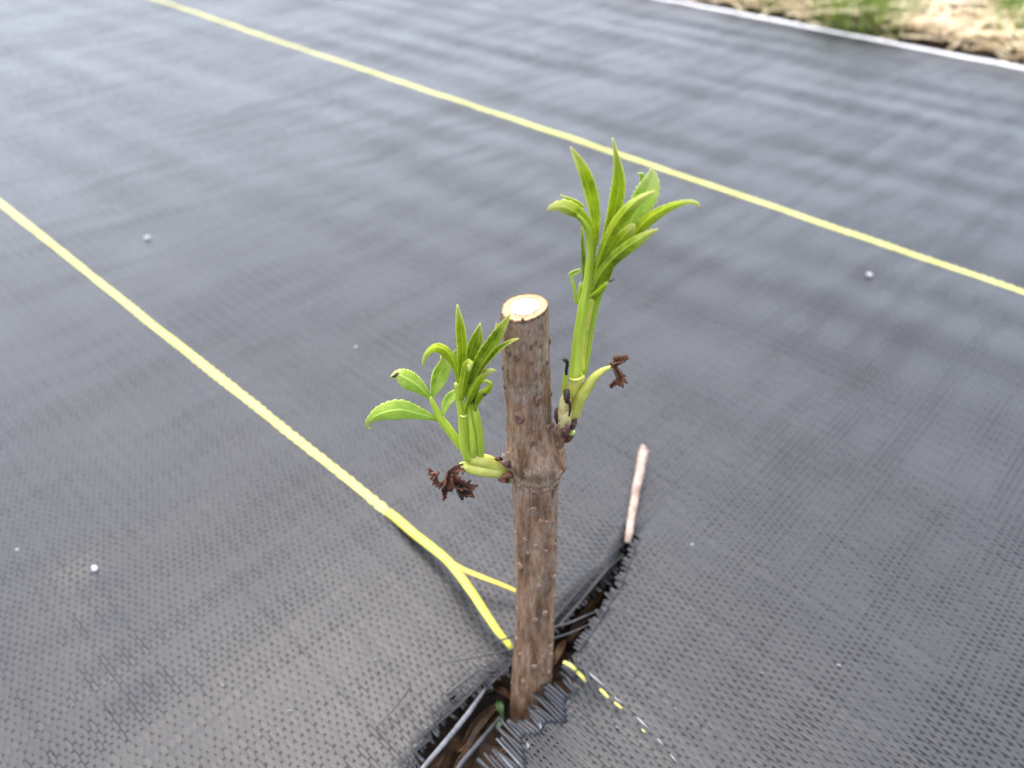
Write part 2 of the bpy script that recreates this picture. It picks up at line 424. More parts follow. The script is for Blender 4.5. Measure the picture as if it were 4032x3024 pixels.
def zfab(s, t):
    s = np.asarray(s, float); t = np.asarray(t, float)
    z = np.zeros(np.broadcast(s, t).shape)
    for kx, ky, p, a in WAVES: z = z + a * np.sin(kx * s + ky * t + p)
    d2 = ((s - SC) / 0.05) ** 2 + ((t - TC) / 0.055) ** 2
    near = np.exp(-d2)
    z = z - 0.0012 * hollow(s, t)
    z = z * (1 - 0.6 * near)
    left = s < 0.5 * (s_left(t) + s_right(t))
    z = z + np.where(left, -0.0055, -0.0018) * near
    # lip of the slit
    inr = 1 / (1 + np.exp(-(t - T_SLIT0) / 0.004)) * 1 / (1 + np.exp((t - T_SLIT1) / 0.003))
    dl = np.clip(s_left(t) - s, 0, 1); dr = np.clip(s - s_right(t), 0, 1)
    far = 1 / (1 + np.exp(-(t - 0.108) / 0.006))
    z = z + np.where(left, inr * (0.0026 * far * np.exp(-((dl - 0.005) / 0.0032) ** 2) - (0.0014 + 0.001 * far) * np.exp(-(dl / 0.0022) ** 2)), 0)
    z = z + np.where(~left, inr * (1 - far) * 0.0030 * np.exp(-(dr / 0.010) ** 2), 0)
    z = z + np.where(~left, inr * far * 0.0010 * np.exp(-(dr / 0.006) ** 2), 0)
    return z
def fab_world(s, t, dz=0.0):
    p = ES * s + ET * t
    return Vector((p.x, p.y, float(zfab(s, t)) + dz))

T_EDGE = 3.98 * H
T_STRIPE = (0.509 * H, 2.026 * H)
PS, PT = 0.0022, 0.00108

# ------------------------------------------------------------------ ground
def build_ground():
    fine_s = np.arange(SC - 0.05, SC + 0.06, 0.0016); fine_t = np.arange(0.0, 0.18, 0.0016)
    ss = np.concatenate([[-60, -20, -6, -2.5, -1.4], np.arange(-1.2, fine_s[0] - 0.02, 0.04), fine_s, np.arange(fine_s[-1] + 0.02, 1.0, 0.04), [2, 6, 20, 60]])
    tt = np.concatenate([[-60, -20, -5, -1, -0.3, -0.1, -0.03], fine_t, np.arange(0.2, 0.70, 0.05), np.arange(0.72, 1.9, 0.03), [2.5, 6, 20, 60]])
    S, T = np.meshgrid(ss, tt, indexing='ij')
    z = np.full(S.shape, -0.013)
    out = 1 / (1 + np.exp(-(T - T_EDGE - 0.012) / 0.006))
    z = z + out * 0.0125
    mid = 0.5 * (s_left(T) + s_right(T))
    pit = np.exp(-((S - mid) / 0.013) ** 2) * (1 / (1 + np.exp(-(T - T_SLIT0) / 0.006))) * (1 / (1 + np.exp((T - T_SLIT1) / 0.006)))
    z = z - 0.008 * pit
    rough = sum(a * np.sin(S * kx + T * ky + p) for kx, ky, p, a in [(900, 300, 1, .0006), (-500, 760, 2, .0008), (310, 250, 0.4, .0012), (120, -330, 3, .0012)])
    z = z + rough * (0.3 + pit) + out * 0.006 * np.sin(S * 31 + 1) * np.sin(T * 27)
    X = S * ES.x + T * ET.x; Y = S * ES.y + T * ET.y
    V = np.stack([X, Y, z], -1).reshape(-1, 3)
    a, b = S.shape
    I = np.arange(a * b).reshape(a, b)
    F = np.stack([I[:-1, :-1], I[1:, :-1], I[1:, 1:], I[:-1, 1:]], -1).reshape(-1, 4)
    o = link_np('ground', V, F, M['soil'])
    tag(o, kind='structure')
build_ground()

# ------------------------------------------------------------------ weed barrier fabric
fabric = empty('weed_barrier_fabric', (0, 0, 0), FAB_ROT, 'black woven weed barrier sheet with yellow stripes and a cut slit', 'ground fabric')
corners = [ground(-500, 3600), ground(4550, 3600), ground(4950, -60), ground(-900, -200)]
POLY = np.array([st(c) for c in corners])
def inside(s, t, grow=0.0):
    ok = np.ones(np.broadcast(s, t).shape, bool)
    c = POLY.mean(0)
    for i in range(4):
        a, b = POLY[i], POLY[(i + 1) % 4]
        nx, ny = -(b - a)[1], (b - a)[0]; L = math.hypot(nx, ny); nx /= L; ny /= L
        if (c[0] - a[0]) * nx + (c[1] - a[1]) * ny < 0: nx, ny = -nx, -ny
        ok &= ((s - a[0]) * nx + (t - a[1]) * ny) > -grow
    return ok & (t < T_EDGE)
FRAY_R = lambda t: np.where(t < 0.101, 0.0060 + 0.0022 * np.sin(t * 310) + 0.0012 * np.sin(t * 820), 0.0009)
FRAY_L = lambda t: np.where(t < 0.09, 0.0010, 0.0008)
def build_weave():
    i0, i1 = int(np.floor(POLY[:, 0].min() / PS)) - 1, int(np.ceil(POLY[:, 0].max() / PS)) + 1
    j0, j1 = int(np.floor(POLY[:, 1].min() / PT)) - 1, int(np.floor(T_EDGE / PT))
    I = np.arange(i0, i1); J = np.arange(j0, j1)
    nI, nJ = len(I), len(J)
    sgn = np.where((I[:, None] + J[None, :]) % 2 == 0, 1.0, -1.0)
    # slow sideways drift of the tapes and per-tape variation
    ds = RNG.normal(0, 0.10, nI) * PS; dt = RNG.normal(0, 0.03, nJ) * PT
    S = (I * PS + ds)[:, None] + 0.10 * PS * np.sin(J[None, :] * 0.05 + I[:, None] * 0.9)
    T = (J * PT + dt)[None, :] + 0.14 * PT * np.sin(I[:, None] * 0.071 + J[None, :] * 1.3)
    S = np.broadcast_to(S, (nI, nJ)); T = np.broadcast_to(T, (nI, nJ))
    Z = zfab(S, T)
    # loose / tight patches decide how much of the weft shows between the warp tapes
    pn = np.zeros(S.shape)
    rq = np.random.RandomState(21)
    for q in range(26):
        lam = 10 ** rq.uniform(-1.9, -0.8); th = rq.normal(0, 0.7)      # bands mostly run across the stripes
        pn += np.sin(2 * np.pi / lam * (math.cos(th) * S + 0.45 * math.sin(th) * T) + rq.uniform(0, 6.28)) * rq.uniform(0.3, 1)
    pn = pn / pn.std()
    rowv = np.convolve(RNG.normal(0, 1, nI + 2), [0.25, 0.6, 0.25], 'valid')[:, None] * 1.1
    open_ = 1 / (1 + np.exp(-(1.5 * pn + rowv + RNG.normal(0, 0.8, S.shape) - 0.55)))
    d_sl = np.sqrt(((S - SC) / 0.035) ** 2 + ((T - TC + 0.02) / 0.05) ** 2)
    open_ = np.clip(open_ + 0.55 * np.exp(-d_sl ** 2) + 0.6 * hollow(S, T), 0, 1)
    dfl = S - s_right(T)
    flap = np.clip(1 - dfl / 0.024, 0, 1) * (dfl > -0.003) / (1 + np.exp((T - 0.086) / 0.004))
    w_up = (0.97 - 0.45 * open_) * PT * (1 - 0.66 * np.clip(flap * 1.6, 0, 1))
    wp = np.where(sgn > 0, w_up, 0.42 * PT) * (1 + RNG.normal(0, 0.025, nJ))[None, :]
    hw = np.where(sgn > 0, 0.00019 + 0.00008 * open_, -0.00010)
    hf = np.where(sgn > 0, -0.00015, -0.00003)
    wf = 0.42 * PS * (1 + RNG.normal(0, 0.06, nI))[:, None] * (1 - 0.34 * np.clip(flap * 1.6, 0, 1))
    ok = inside(S, T)
    slit = in_slit_t(T)
    sl, sr = s_left(T), s_right(T)
    fr, fl = FRAY_R(T), FRAY_L(T)
    warp_ok = ok & ~(slit & (S > sl - fl) & (S < sr + fr))
    weft_ok = ok & ~(slit & (S > sl - fl * 0.8) & (S < sr + fr * 0.9))
    # warp: 3 verts across, along I
    tilt = RNG.normal(0, 0.000016, nJ)[None, :]
    Vw = np.empty((nI, nJ, 3, 3))
    for q, a in enumerate((-1, 0, 1)):
        Vw[:, :, q, 0] = S; Vw[:, :, q, 1] = T + a * wp
        Vw[:, :, q, 2] = Z + hw + (0.00002 if a == 0 else -0.00004) + a * tilt
    idx = np.arange(nI * nJ * 3).reshape(nI, nJ, 3)
    Q = np.stack([idx[:-1, :, :-1], idx[1:, :, :-1], idx[1:, :, 1:], idx[:-1, :, 1:]], -1)     # nI-1,nJ,2,4
    qok = warp_ok[:-1] & warp_ok[1:]
    tj = J * PT
    yel1 = np.abs(tj - T_STRIPE[0]) < 1.6 * PT; yel2 = np.abs(tj - T_STRIPE[1]) < 2.1 * PT
    white = tj > T_EDGE - 0.013
    s_y = st(ground(*[v / 0.5486 for v in (868, 1128)]))[0]
    Vf = Vw.reshape(-1, 3)
    smid = 0.5 * (S[:-1] + S[1:])
    def part(name, m, mask, kind='stuff', up=0.0):
        F = Q[mask].reshape(-1, 4)
        V, F = compress(Vf.copy(), F)
        V[:, 2] += up
        o = link_np(name, V, F, m, fabric); tag(o, kind=kind); return o
    y1 = qok & yel1[None, :] & (smid < s_y)
    gap1 = yel1[None, :] & (smid >= s_y) & (smid < s_left(T[:-1]) )
    y2 = qok & yel2[None, :]
    wh = qok & white[None, :]
    part('yellow_stripe', M['yellow_tape'], y1, None, 0.0002)['label'] = 'yellow woven stripe that ends in a loose band at the slit'
    part('yellow_stripe', M['yellow_tape'], y2, None, 0.0002)['label'] = 'yellow woven stripe running unbroken between slit and white edge'
    part('white_selvedge', M['white_tape'], wh, None, 0.0001)['label'] = 'white woven outer edge of the fabric'
    part('warp_tapes', M['black_tape'], qok & ~y1 & ~y2 & ~wh)
    # weft: 3 verts across, along J
    Vv = np.empty((nI, nJ, 3, 3))
    for q, a in enumerate((-1, 0, 1)):
        Vv[:, :, q, 0] = S + a * wf; Vv[:, :, q, 1] = T
        Vv[:, :, q, 2] = Z + hf + (0.00004 if a == 0 else -0.00002)
    Q2 = np.stack([idx[:, :-1, 1:], idx[:, :-1, :-1], idx[:, 1:, :-1], idx[:, 1:, 1:]], -1)
    q2 = weft_ok[:, :-1] & weft_ok[:, 1:]
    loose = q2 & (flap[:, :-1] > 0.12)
    for msk, m in ((q2 & ~loose, 'weft_shaded'), (loose, 'black_tape')):
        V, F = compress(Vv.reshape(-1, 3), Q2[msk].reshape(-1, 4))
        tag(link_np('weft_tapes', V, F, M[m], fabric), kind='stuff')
    # frayed warp ends along both lips of the slit, each its own piece
    for j in range(nJ):
        t = tj[j]
        if not (T_SLIT0 < t < T_SLIT1 - 0.002): continue
        for side in (1, -1):
            if side == 1: s_at, s_end = s_right(t) + FRAY_R(t) + PS * 0.6, s_right(t) - 0.0004 + RNG.normal(0, 0.0016 if t < 0.102 else 0.0004)
            else: s_at, s_end = s_left(t) - FRAY_L(t) - PS * 0.6, s_left(t) + 0.0004 + RNG.normal(0, 0.0009)
            if side == 1 and abs(t - T_STRIPE[0]) < 2 * PT: continue
            if RNG.random() < 0.12: continue
            nn = 6; va = []; fa = []
            bend = RNG.normal(0, 0.0004); lift = RNG.normal(0.0001, 0.0007) if side == 1 else RNG.normal(-0.0006, 0.0004)
            tw = RNG.normal(0, 0.3)
            w0 = 0.50 * PT * RNG.uniform(0.75, 1.1)
            for i in range(nn):
                f = i / (nn - 1)
                s = s_at + (s_end - s_at) * f
                tt = t + dt[j] + bend * f * f
                zz = float(zfab(s, tt)) + 0.0001 + lift * f * f
                for a in (-1, 0, 1):
                    th = tw * f
                    va.append((s, tt + a * w0 * math.cos(th), zz + a * w0 * math.sin(th) + (0.0001 if a == 0 else 0)))
            for i in range(nn - 1):
                for q in (0, 1):
                    fa.append((i * 3 + q, (i + 1) * 3 + q, (i + 1) * 3 + q + 1, i * 3 + q + 1))
            o = link('frayed_end', va, fa, M['grey_thread'] if side == 1 and t < 0.07 and RNG.random() < 0.3 else M['black_thread'] if RNG.random() < ((0.75 if 0.07 < t < 0.1 else 0.35) if side == 1 else 0.15) else M['black_tape'], fabric)
            md = o.modifiers.new('thickness', 'SOLIDIFY'); md.thickness = 0.00008
build_weave()
def build_outer_sheet():
    ss = np.concatenate([np.arange(-4, -1.4, 0.1), np.arange(-1.4, 0.5, 0.01), np.arange(0.5, 3, 0.1)])
    tt = np.concatenate([np.arange(-2.5, -0.3, 0.1), np.arange(-0.3, T_EDGE, 0.01), [T_EDGE]])
    S, T = np.meshgrid(ss, tt, indexing='ij')
    Z = zfab(S, T) - 0.0003
    I = np.arange(S.size).reshape(S.shape)
    F = np.stack([I[:-1, :-1], I[1:, :-1], I[1:, 1:], I[:-1, 1:]], -1)
    keep = ~inside(0.5 * (S[:-1, :-1] + S[1:, 1:]), 0.5 * (T[:-1, :-1] + T[1:, 1:]), -0.008)
    V, F = compress(np.stack([S, T, Z], -1).reshape(-1, 3), F[keep])
    link_np('outer_sheet', V, F, M['black_tape'], fabric)
build_outer_sheet()

FABI = Matrix.Rotation(-FAB_ROT, 4, 'Z')
def loc_fab(p):                                  # world -> fabric frame
    return FABI @ Vector(p)
def ribbon(name, pts, m, parent, n=22, thick=0.00012, twist=(0.0, 0.0), cup=0.15):
    """flat tape lying face-up: pts (x,y,z,halfwidth) in world, built in the parent's frame"""
    P = spline(pts, n); C = P[:, :3]; w = P[:, 3]
    T = nrm(np.gradient(C, axis=0)); upv = np.array([0, 0, 1.0])
    side = nrm(np.cross(T, upv)); up = nrm(np.cross(side, T))
    va, fa = [], []
    K = 5
    for i in range(n):
        th = twist[0] + (twist[1] - twist[0]) * i / (n - 1)
        sd_ = side[i] * math.cos(th) + up[i] * math.sin(th); uu = up[i] * math.cos(th) - side[i] * math.sin(th)
        for j in range(K):
            a = -1 + 2 * j / (K - 1)
            p = C[i] + sd_ * a * w[i] + uu * (cup * w[i] * (1 - a * a))
            va.append(tuple(loc_fab(p)))
    for i in range(n - 1):
        for j in range(K - 1):
            fa.append((i * K + j, (i + 1) * K + j, (i + 1) * K + j + 1, i * K + j + 1))
    o = link(name, va, fa, m, parent)
    md = o.modifiers.new('thickness', 'SOLIDIFY'); md.thickness = thick
    return o
def gpts(k, lst, scale_w=True):
    """(zoom x, zoom y, height above fabric plane z, radius in zoom px)"""
    out = []
    for x, y, z, r in lst:
        p = ground(*zp(k, x, y), z); out.append((p.x, p.y, p.z, r / ZOOM[k][2] * depth_of(p) / FPX))
    return out
# loose yellow band hanging free where the weft has come away, and its thinner companion strand
ribbon('loose_yellow_band', gpts(5, [(300, 272, 0.0004, 36), (400, 352, 0.0008, 40), (540, 476, 0.0018, 42), (700, 600, 0.0030, 44), (860, 735, 0.0040, 44), (985, 890, 0.0042, 43), (1105, 1060, 0.0035, 43), (1220, 1235, 0.0020, 42), (1330, 1400, 0.0, 40), (1400, 1480, -0.0015, 36), (1452, 1555, -0.003, 30)]),
       M['yellow_loose'], fabric, n=40, thick=0.00035, twist=(0.0, 0.45), cup=0.35)['label'] = 'bright yellow loose band arching over to the cutting'
ribbon('loose_yellow_strand', gpts(5, [(800, 690, 0.0036, 18), (905, 755, 0.0040, 24), (1000, 812, 0.0042, 26), (1200, 895, 0.0040, 29), (1380, 965, 0.0025, 28), (1500, 1020, 0.0010, 22), (1640, 1085, -0.002, 16)]),
       M['yellow_aged'], fabric, n=26, thick=0.0003, twist=(0.2, 0.5), cup=0.3)['label'] = 'thin orange-yellow strand forking off behind the cutting'
for seg in ([(1165, 985, 0.0030, 17), (1205, 1005, 0.0034, 18), (1245, 1035, 0.0030, 16)], [(1250, 1045, 0.0024, 15), (1280, 1075, 0.0028, 17), (1308, 1108, 0.0020, 12)],
            [(1396, 1158, 0.0010, 10), (1420, 1180, 0.0014, 14), (1450, 1212, 0.0009, 9)], [(1490, 1243, 0.0006, 7), (1510, 1260, 0.0009, 10), (1535, 1280, 0.0004, 6)], [(1665, 1415, 0.0004, 3), (1682, 1432, 0.0007, 4)]):
    ribbon('yellow_tape_remnant', gpts(4, [(x, y, z, r * 0.66) for x, y, z, r in seg]), M['yellow_tape'], fabric, n=8, thick=0.00025, cup=0.3)
for seg in ([(1310, 1040, 0.0016, 8), (1370, 1090, 0.0018, 12), (1440, 1150, 0.0012, 6)], [(1490, 1205, 0.001, 7), (1510, 1225, 0.0012, 8), (1535, 1245, 0.0008, 5)], [(1632, 1335, 0.0008, 5), (1670, 1372, 0.0012, 9), (1705, 1405, 0.0008, 5)],
            [(1762, 1472, 0.0008, 5), (1785, 1495, 0.0012, 8), (1800, 1512, 0.0008, 4)], [(1845, 1570, 0.0008, 5), (1865, 1595, 0.0012, 9), (1885, 1620, 0.0008, 5)], [(1010, 1375, 0.0036, 6), (1020, 1395, 0.004, 9), (1012, 1410, 0.0036, 5)], [(930, 1500, 0.0034, 5), (940, 1518, 0.0038, 8), (935, 1535, 0.0034, 4)]):
    ribbon('pale_tape_sliver', gpts(4, [(x, y, z, r * 0.5) for x, y, z, r in seg]), M['sliver'], fabric, n=8, thick=0.0001, cup=0.4, twist=(-0.5, 0.7))
for fx, fy in [(1484, 2585), (1139, 2804), (1558, 2992), (3296, 2638), (3002, 2647), (2670, 2786), (870, 2710), (2440, 2850)]:   # tiny pale curls of plastic
    pg = ground(fx, fy); aa = random.uniform(0, 6.28); q = []
    for i in range(4):
        a2 = aa + i * 0.5; s_, t_ = st(pg + Vector((math.cos(a2), math.sin(a2), 0)) * 0.0008)
        w_ = fab_world(s_, t_, 0.0006 + 0.0001 * i); q.append((w_.x, w_.y, w_.z, 0.0001 + 0.00012 * (i in (1, 2))))
    ribbon('plastic_curl', q, M['sliver'], fabric, n=12, thick=0.0001, twist=(0.6, 1.2))
# pulled-out threads
def thread(lst, m, k=4, n=20, wob=0.06, flat=0.6):
    W = gpts(k, lst)
    L = [(*loc_fab(p[:3]), p[3]) for p in W]
    global CAMV
    keep = CAMV; CAMV = np.array(loc_fab(keep))
    o = tube('loose_thread', L, m, fabric, seg=8, n=n, flat=flat, wob=wob, cap=0.3)
    CAMV = keep
    return o
thread([(235, 1700, 0.0030, 15), (300, 1620, 0.0030, 16), (420, 1480, 0.0024, 17), (545, 1325, 0.0012, 17), (600, 1250, 0.0004, 15), (665, 1155, -0.002, 9)], M['grey_thread'])
thread([(470, 1700, 0.0016, 17), (520, 1620, 0.0014, 18), (640, 1480, 0.0006, 15), (770, 1325, -0.003, 9)], M['black_thread'])
thread([(365, 992, 0.0010, 3), (480, 975, 0.0016, 5), (640, 945, 0.0020, 6), (835, 905, 0.0010, 6)], M['black_thread'])
thread([(470, 955, 0.0010, 3), (600, 900, 0.0018, 4), (720, 855, 0.0030, 5), (780, 838, 0.0045, 6), (870, 815, 0.003, 7)], M['black_thread'])
thread([(1090, 765, -0.001, 8), (1200, 735, 0.0012, 8), (1300, 690, 0.0024, 5), (1405, 648, 0.0020, 3)], M['black_thread'])
thread([(1090, 835, -0.001, 7), (1180, 808, 0.001, 6), (1260, 775, 0.0022, 4), (1335, 740, 0.0025, 3)], M['black_thread'])
thread([(-30, 1400, 0.0003, 5), (80, 1285, 0.0006, 6), (150, 1195, 0.0007, 7), (195, 1130, 0.0004, 4)], M['black_thread'])  # stands in for the dark line of a gap in the weave
thread([(1275, 930, 0.0030, 7), (1290, 1000, 0.0046, 11), (1330, 1110, 0.0036, 12), (1385, 1225, 0.0012, 5)], M['black_thread'])
thread([(1225, 985, 0.0030, 6), (1260, 1015, 0.0046, 9), (1310, 1040, 0.0044, 8), (1345, 1095, 0.0030, 5)], M['black_thread'])
thread([(1110, 575, 0.0006, 6), (1210, 490, 0.0014, 6), (1290, 430, 0.0014, 5), (1380, 370, 0.0008, 3)], M['black_thread'])
thread([(585, 985, 0.0000, 6), (625, 1020, 0.0012, 7), (690, 1045, 0.0008, 7), (720, 1052, -0.001, 5)], M['black_thread'])
thread([(420, 1190, 0.0006, 8), (520, 1110, 0.0012, 8), (620, 1040, 0.0012, 7), (720, 980, 0.0004, 5)], M['black_thread'])
thread([(1140, 1050, 0.003, 9), (1190, 1090, 0.0042, 11), (1230, 1150, 0.0034, 9), (1270, 1200, 0.0014, 6)], M['black_thread'])

# ------------------------------------------------------------------ the cutting
Y0 = 0.1185
root_xy = at_y(*zp(4, 960, 1450), Y0)
cutting = empty('stem_cutting', (0, 0, 0), 0, 'upright brown woody cutting with a pale cut top and two sprouting green shoots', 'plant cutting')
# outline of the stem: (full px y, left x, right x)
prof = []
for k, rows in ((3, [(240, 132, 474), (340, 135, 477), (500, 141, 485), (700, 150, 492), (900, 165, 500), (1050, 176, 506), (1130, 180, 516), (1200, 183, 540), (1260, 176, 572), (1310, 172, 592), (1360, 186, 590), (1420, 200, 574), (1480, 210, 562), (1560, 214, 553), (1650, 222, 548)]),
                (4, [(150, 852, 1124), (300, 855, 1120), (600, 862, 1110), (800, 856, 1102), (1000, 840, 1092), (1200, 828, 1082), (1400, 812, 1078), (1600, 800, 1072)])):
    for y, l, r in rows:
        (xl, fy), (xr, _) = zp(k, l, y), zp(k, r, y)
        prof.append((fy, xl, xr))
zr = []
for fy, xl, xr in prof:
    c = at_y((xl + xr) / 2, fy, Y0)
    zr.append((c.z, c.x, (xr - xl) / 2 * depth_of(c) / FPX))
zr.sort()
PZ = np.array([a[0] for a in zr]); PX = np.array([a[1] for a in zr]); PR = np.array([a[2] for a in zr])
ZTOP = PZ[-1]; ZBOT = PZ[0]
def ring_z(phi):      # height of the node's scar line round the stem (phi: 0 = right, -pi/2 = towards camera)
    zl = at_y(*zp(3, 205, 1440), Y0).z; zf = at_y(*zp(3, 320, 1560), Y0 - 0.005).z; zr_ = at_y(*zp(3, 595, 1330), Y0).z
    c, s = math.cos(phi), math.sin(phi)
    side = zr_ * (1 + c) / 2 + zl * (1 - c) / 2
    w = abs(s) ** 0.8
    return side * (1 - w) + zf * w if s < 0 else side * (1 - w) + (zf + 0.003) * w
def top_z(x, y):      # slanted cut
    return ZTOP + 0.16 * (x - PX[-1]) + 0.03 * (y - Y0)
def hnoise(a, b, seed=0):
    return (math.sin(a * 3.1 + b * 1.7 + seed) + math.sin(a * 5.3 - b * 2.9 + 2 * seed) * 0.6 + math.sin(a * 9.7 + b * 4.1 + seed * 3) * 0.4 + math.sin(-a * 15.1 + b * 7.3 + seed) * 0.3) / 2.3
def stem_r(z, phi):
    r = float(np.interp(z, PZ, PR))
    r *= 1 + 0.018 * math.sin(3 * phi + z * 60) + 0.010 * math.sin(5 * phi - z * 90 + 1)
    r += 0.00008 * hnoise(phi * 4, z * 900) + 0.00006 * hnoise(phi * 9, z * 300, 2)
    dz = z - ring_z(phi)
    r += 0.00095 * math.exp(-(dz / 0.0005) ** 2) * (1 + 0.5 * hnoise(phi * 5, 2)) - 0.00075 * math.exp(-((dz + 0.0011) / 0.0007) ** 2) + 0.00045 * math.exp(-((dz - 0.0017) / 0.0005) ** 2) * (1 + 0.6 * hnoise(phi * 4, 7))
    if dz > 0: r += 0.00032 * math.exp(-dz / 0.004) * hnoise(phi * 6, z * 2200, 4)
    if dz < 0: r -= 0.00025 * math.exp(dz / 0.006)
    return r
def stem_c(z): return float(np.interp(z, PZ, PX))
NS, NL = 110, 300
va, fa = [], []
Zs = np.linspace(ZBOT, ZTOP, NL)
for i, z in enumerate(Zs):
    for j in range(NS):
        phi = 2 * math.pi * j / NS
        f = max(0, (z - (ZTOP - 0.008)) / 0.008)
        r = stem_r(z, phi)
        x = stem_c(z) + r * math.cos(phi); y = Y0 + r * math.sin(phi)
        zz = z + f * (top_z(x, y) - ZTOP)
        va.append((x, y, zz))
for i in range(NL - 1):
    for j in range(NS):
        j2 = (j + 1) % NS
        fa.append((i * NS + j, i * NS + j2, (i + 1) * NS + j2, (i + 1) * NS + j))
fa.append(tuple(reversed(range(NS))))
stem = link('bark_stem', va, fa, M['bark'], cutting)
# ragged rim, wood ring, pith
RT_ = float(PR[-1])
def disc(name, r0, r1, m, parent, up, rings=8, wob=0.0, close=False, dome=0.0, lump=0.0):
    v, f = [], []
    ph = RNG.uniform(0, 6, 3)
    for i in range(rings + 1):
        for j in range(NS):
            a = 2 * math.pi * j / NS
            q = i / rings
            rr = r0 + (r1 - r0) * q
            rad = rr * stem_r(ZTOP, a) * (1 + wob * q * (0.6 * math.sin(2 * a + ph[0]) + math.sin(7 * a + ph[1]) * 0.3 + math.sin(13 * a + ph[2]) * 0.2))
            x = stem_c(ZTOP) + rad * math.cos(a); y = Y0 + rad * math.sin(a)
            v.append((x, y, top_z(x, y) + up + dome * (1 - q * q) + lump * hnoise(a * 3, rr * 30, 1)))
    for i in range(rings):
        for j in range(NS):
            j2 = (j + 1) % NS
            f.append((i * NS + j, (i + 1) * NS + j, (i + 1) * NS + j2, i * NS + j2))
    if close: f.append(tuple(range(NS)))
    return link(name, v, f, m, parent)
face = disc('cut_face', 0.0001, 0.985, M['wood'], cutting, 0.00004, 12, 0.004, True, 0.0, 0.00005)
disc('cambium', 0.90, 0.99, M['cambium'], face, 0.00007, 3, 0.01)
disc('wood_ring', 0.72, 0.745, M['cambium'], face, 0.00009, 2, 0.02)
disc('pith', 0.0001, 0.60, M['pith'], face, 0.00018, 10, 0.05, True, 0.00010, 0.00004)
va, fa = [], []
for j in range(NS):
    a = 2 * math.pi * j / NS
    for q, (k, dz) in enumerate(((0.955 + 0.012 * hnoise(a * 4, 9), 0.00002), (0.965 + 0.01 * hnoise(a * 4, 9), 0.00010 + 0.00008 * hnoise(a * 5, 1)), (0.99, 0.00012 + 0.00022 * max(0, hnoise(a * 7, 3))), (1.012, 0.00002), (1.012, -0.0003 - 0.0005 * max(0, hnoise(a * 6, 5))))):
        rad = k * stem_r(ZTOP, a)
        x = stem_c(ZTOP) + rad * math.cos(a); y = Y0 + rad * math.sin(a)
        va.append((x, y, top_z(x, y) + dz))
for j in range(NS):
    for q in range(4):
        a, b = j * 5 + q, ((j + 1) % NS) * 5 + q
        fa.append((a, a + 1, b + 1, b))
link('bark_rim', va, fa, M['rim'], cutting)

# lenticels: small corky warts, sub-parts of the bark
def lenticel_mesh(seed):
    v, f = [], []
    rings, seg = 4, 10
    rr = np.random.RandomState(seed)
    jit = 1 + rr.normal(0, 0.12, seg)
    prof_ = [(1.0, -0.25), (0.92, 0.25), (0.62, 0.62), (0.30, 0.34)]
    for r, h in prof_:
        for j in range(seg):
            a = 2 * math.pi * j / seg
            v.append((r * jit[j] * math.cos(a), r * jit[(j + 3) % seg] * 0.85 * math.sin(a), h * 0.8))
    v.append((0, 0, 0.22))
    for i in range(rings - 1):
        for j in range(seg):
            j2 = (j + 1) % seg
            f.append((i * seg + j, i * seg + j2, (i + 1) * seg + j2, (i + 1) * seg + j))
    c = len(v) - 1
    for j in range(seg): f.append(((rings - 1) * seg + j, (rings - 1) * seg + (j + 1) % seg, c))
    me = bpy.data.meshes.new('lenticel'); me.from_pydata(v, [], f)
    me.polygons.foreach_set('use_smooth', [True] * len(f)); return me
LM = [lenticel_mesh(i) for i in range(5)]
LM2 = []
for me in LM:
    me.materials.append(M['lenticel'])
    m2 = me.copy(); m2.materials.clear(); m2.materials.append(M['lenticel_pale']); LM2.append(m2)
def put_lenticel(z, phi, r, pale=False):
    i = random.randrange(5)
    o = bpy.data.objects.new('lenticel', (LM2 if pale else LM)[i])
    R0 = stem_r(z, phi)
    nv = Vector((math.cos(phi), math.sin(phi), 0))
    q = nv.to_track_quat('Z', 'Y')
    o.rotation_mode = 'QUATERNION'; o.rotation_quaternion = Matrix((Vector((0, 0, 1)).cross(nv), Vector((0, 0, 1)), nv)).transposed().to_quaternion()
    o.location = (stem_c(z) + R0 * nv.x, Y0 + R0 * nv.y, z)
    r *= 1.3; o.scale = (r * random.uniform(0.85, 1.1), r * random.uniform(1.4, 1.9), r * random.uniform(1.1, 1.5))
    col.objects.link(o); o.parent = stem
def lent_px(k, x, y, rpx, pale=False):
    fx, fy = zp(k, x, y)
    d = ray(fx, fy)
    # march the ray to the stem surface
    t = (Y0 - 0.006) / d.y
    for _ in range(40):
        p = Vector((0, 0, H)) + d * t
        c = stem_c(p.z); rad = float(np.interp(p.z, PZ, PR))
        dx = p.x - c
        if abs(dx) >= rad: phi = 0.0 if dx > 0 else math.pi; yy = Y0
        else: yy = Y0 - math.sqrt(rad * rad - dx * dx); phi = math.atan2(yy - Y0, dx)
        t = yy / d.y
    put_lenticel(p.z, phi, rpx / ZOOM[k][2] * depth_of(p) / FPX, pale)
for x, y, r in [(483, 480, 17), (190, 570, 15), (248, 600, 22), (133, 672, 14), (466, 640, 16), (163, 812, 15), (405, 912, 25), (268, 1040, 30), (474, 1112, 20), (362, 1218, 22), (168, 1115, 12), (508, 868, 14), (472, 748, 9), (480, 995, 9), (350, 525, 16), (385, 495, 15), (425, 520, 12), (355, 640, 12), (130, 320, 12), (380, 1575, 18), (290, 335, 12), (575, 1410, 14), (545, 1520, 14), (210, 1620, 8), (420, 730, 8), (330, 1150, 8)]:
    lent_px(3, x, y, r)
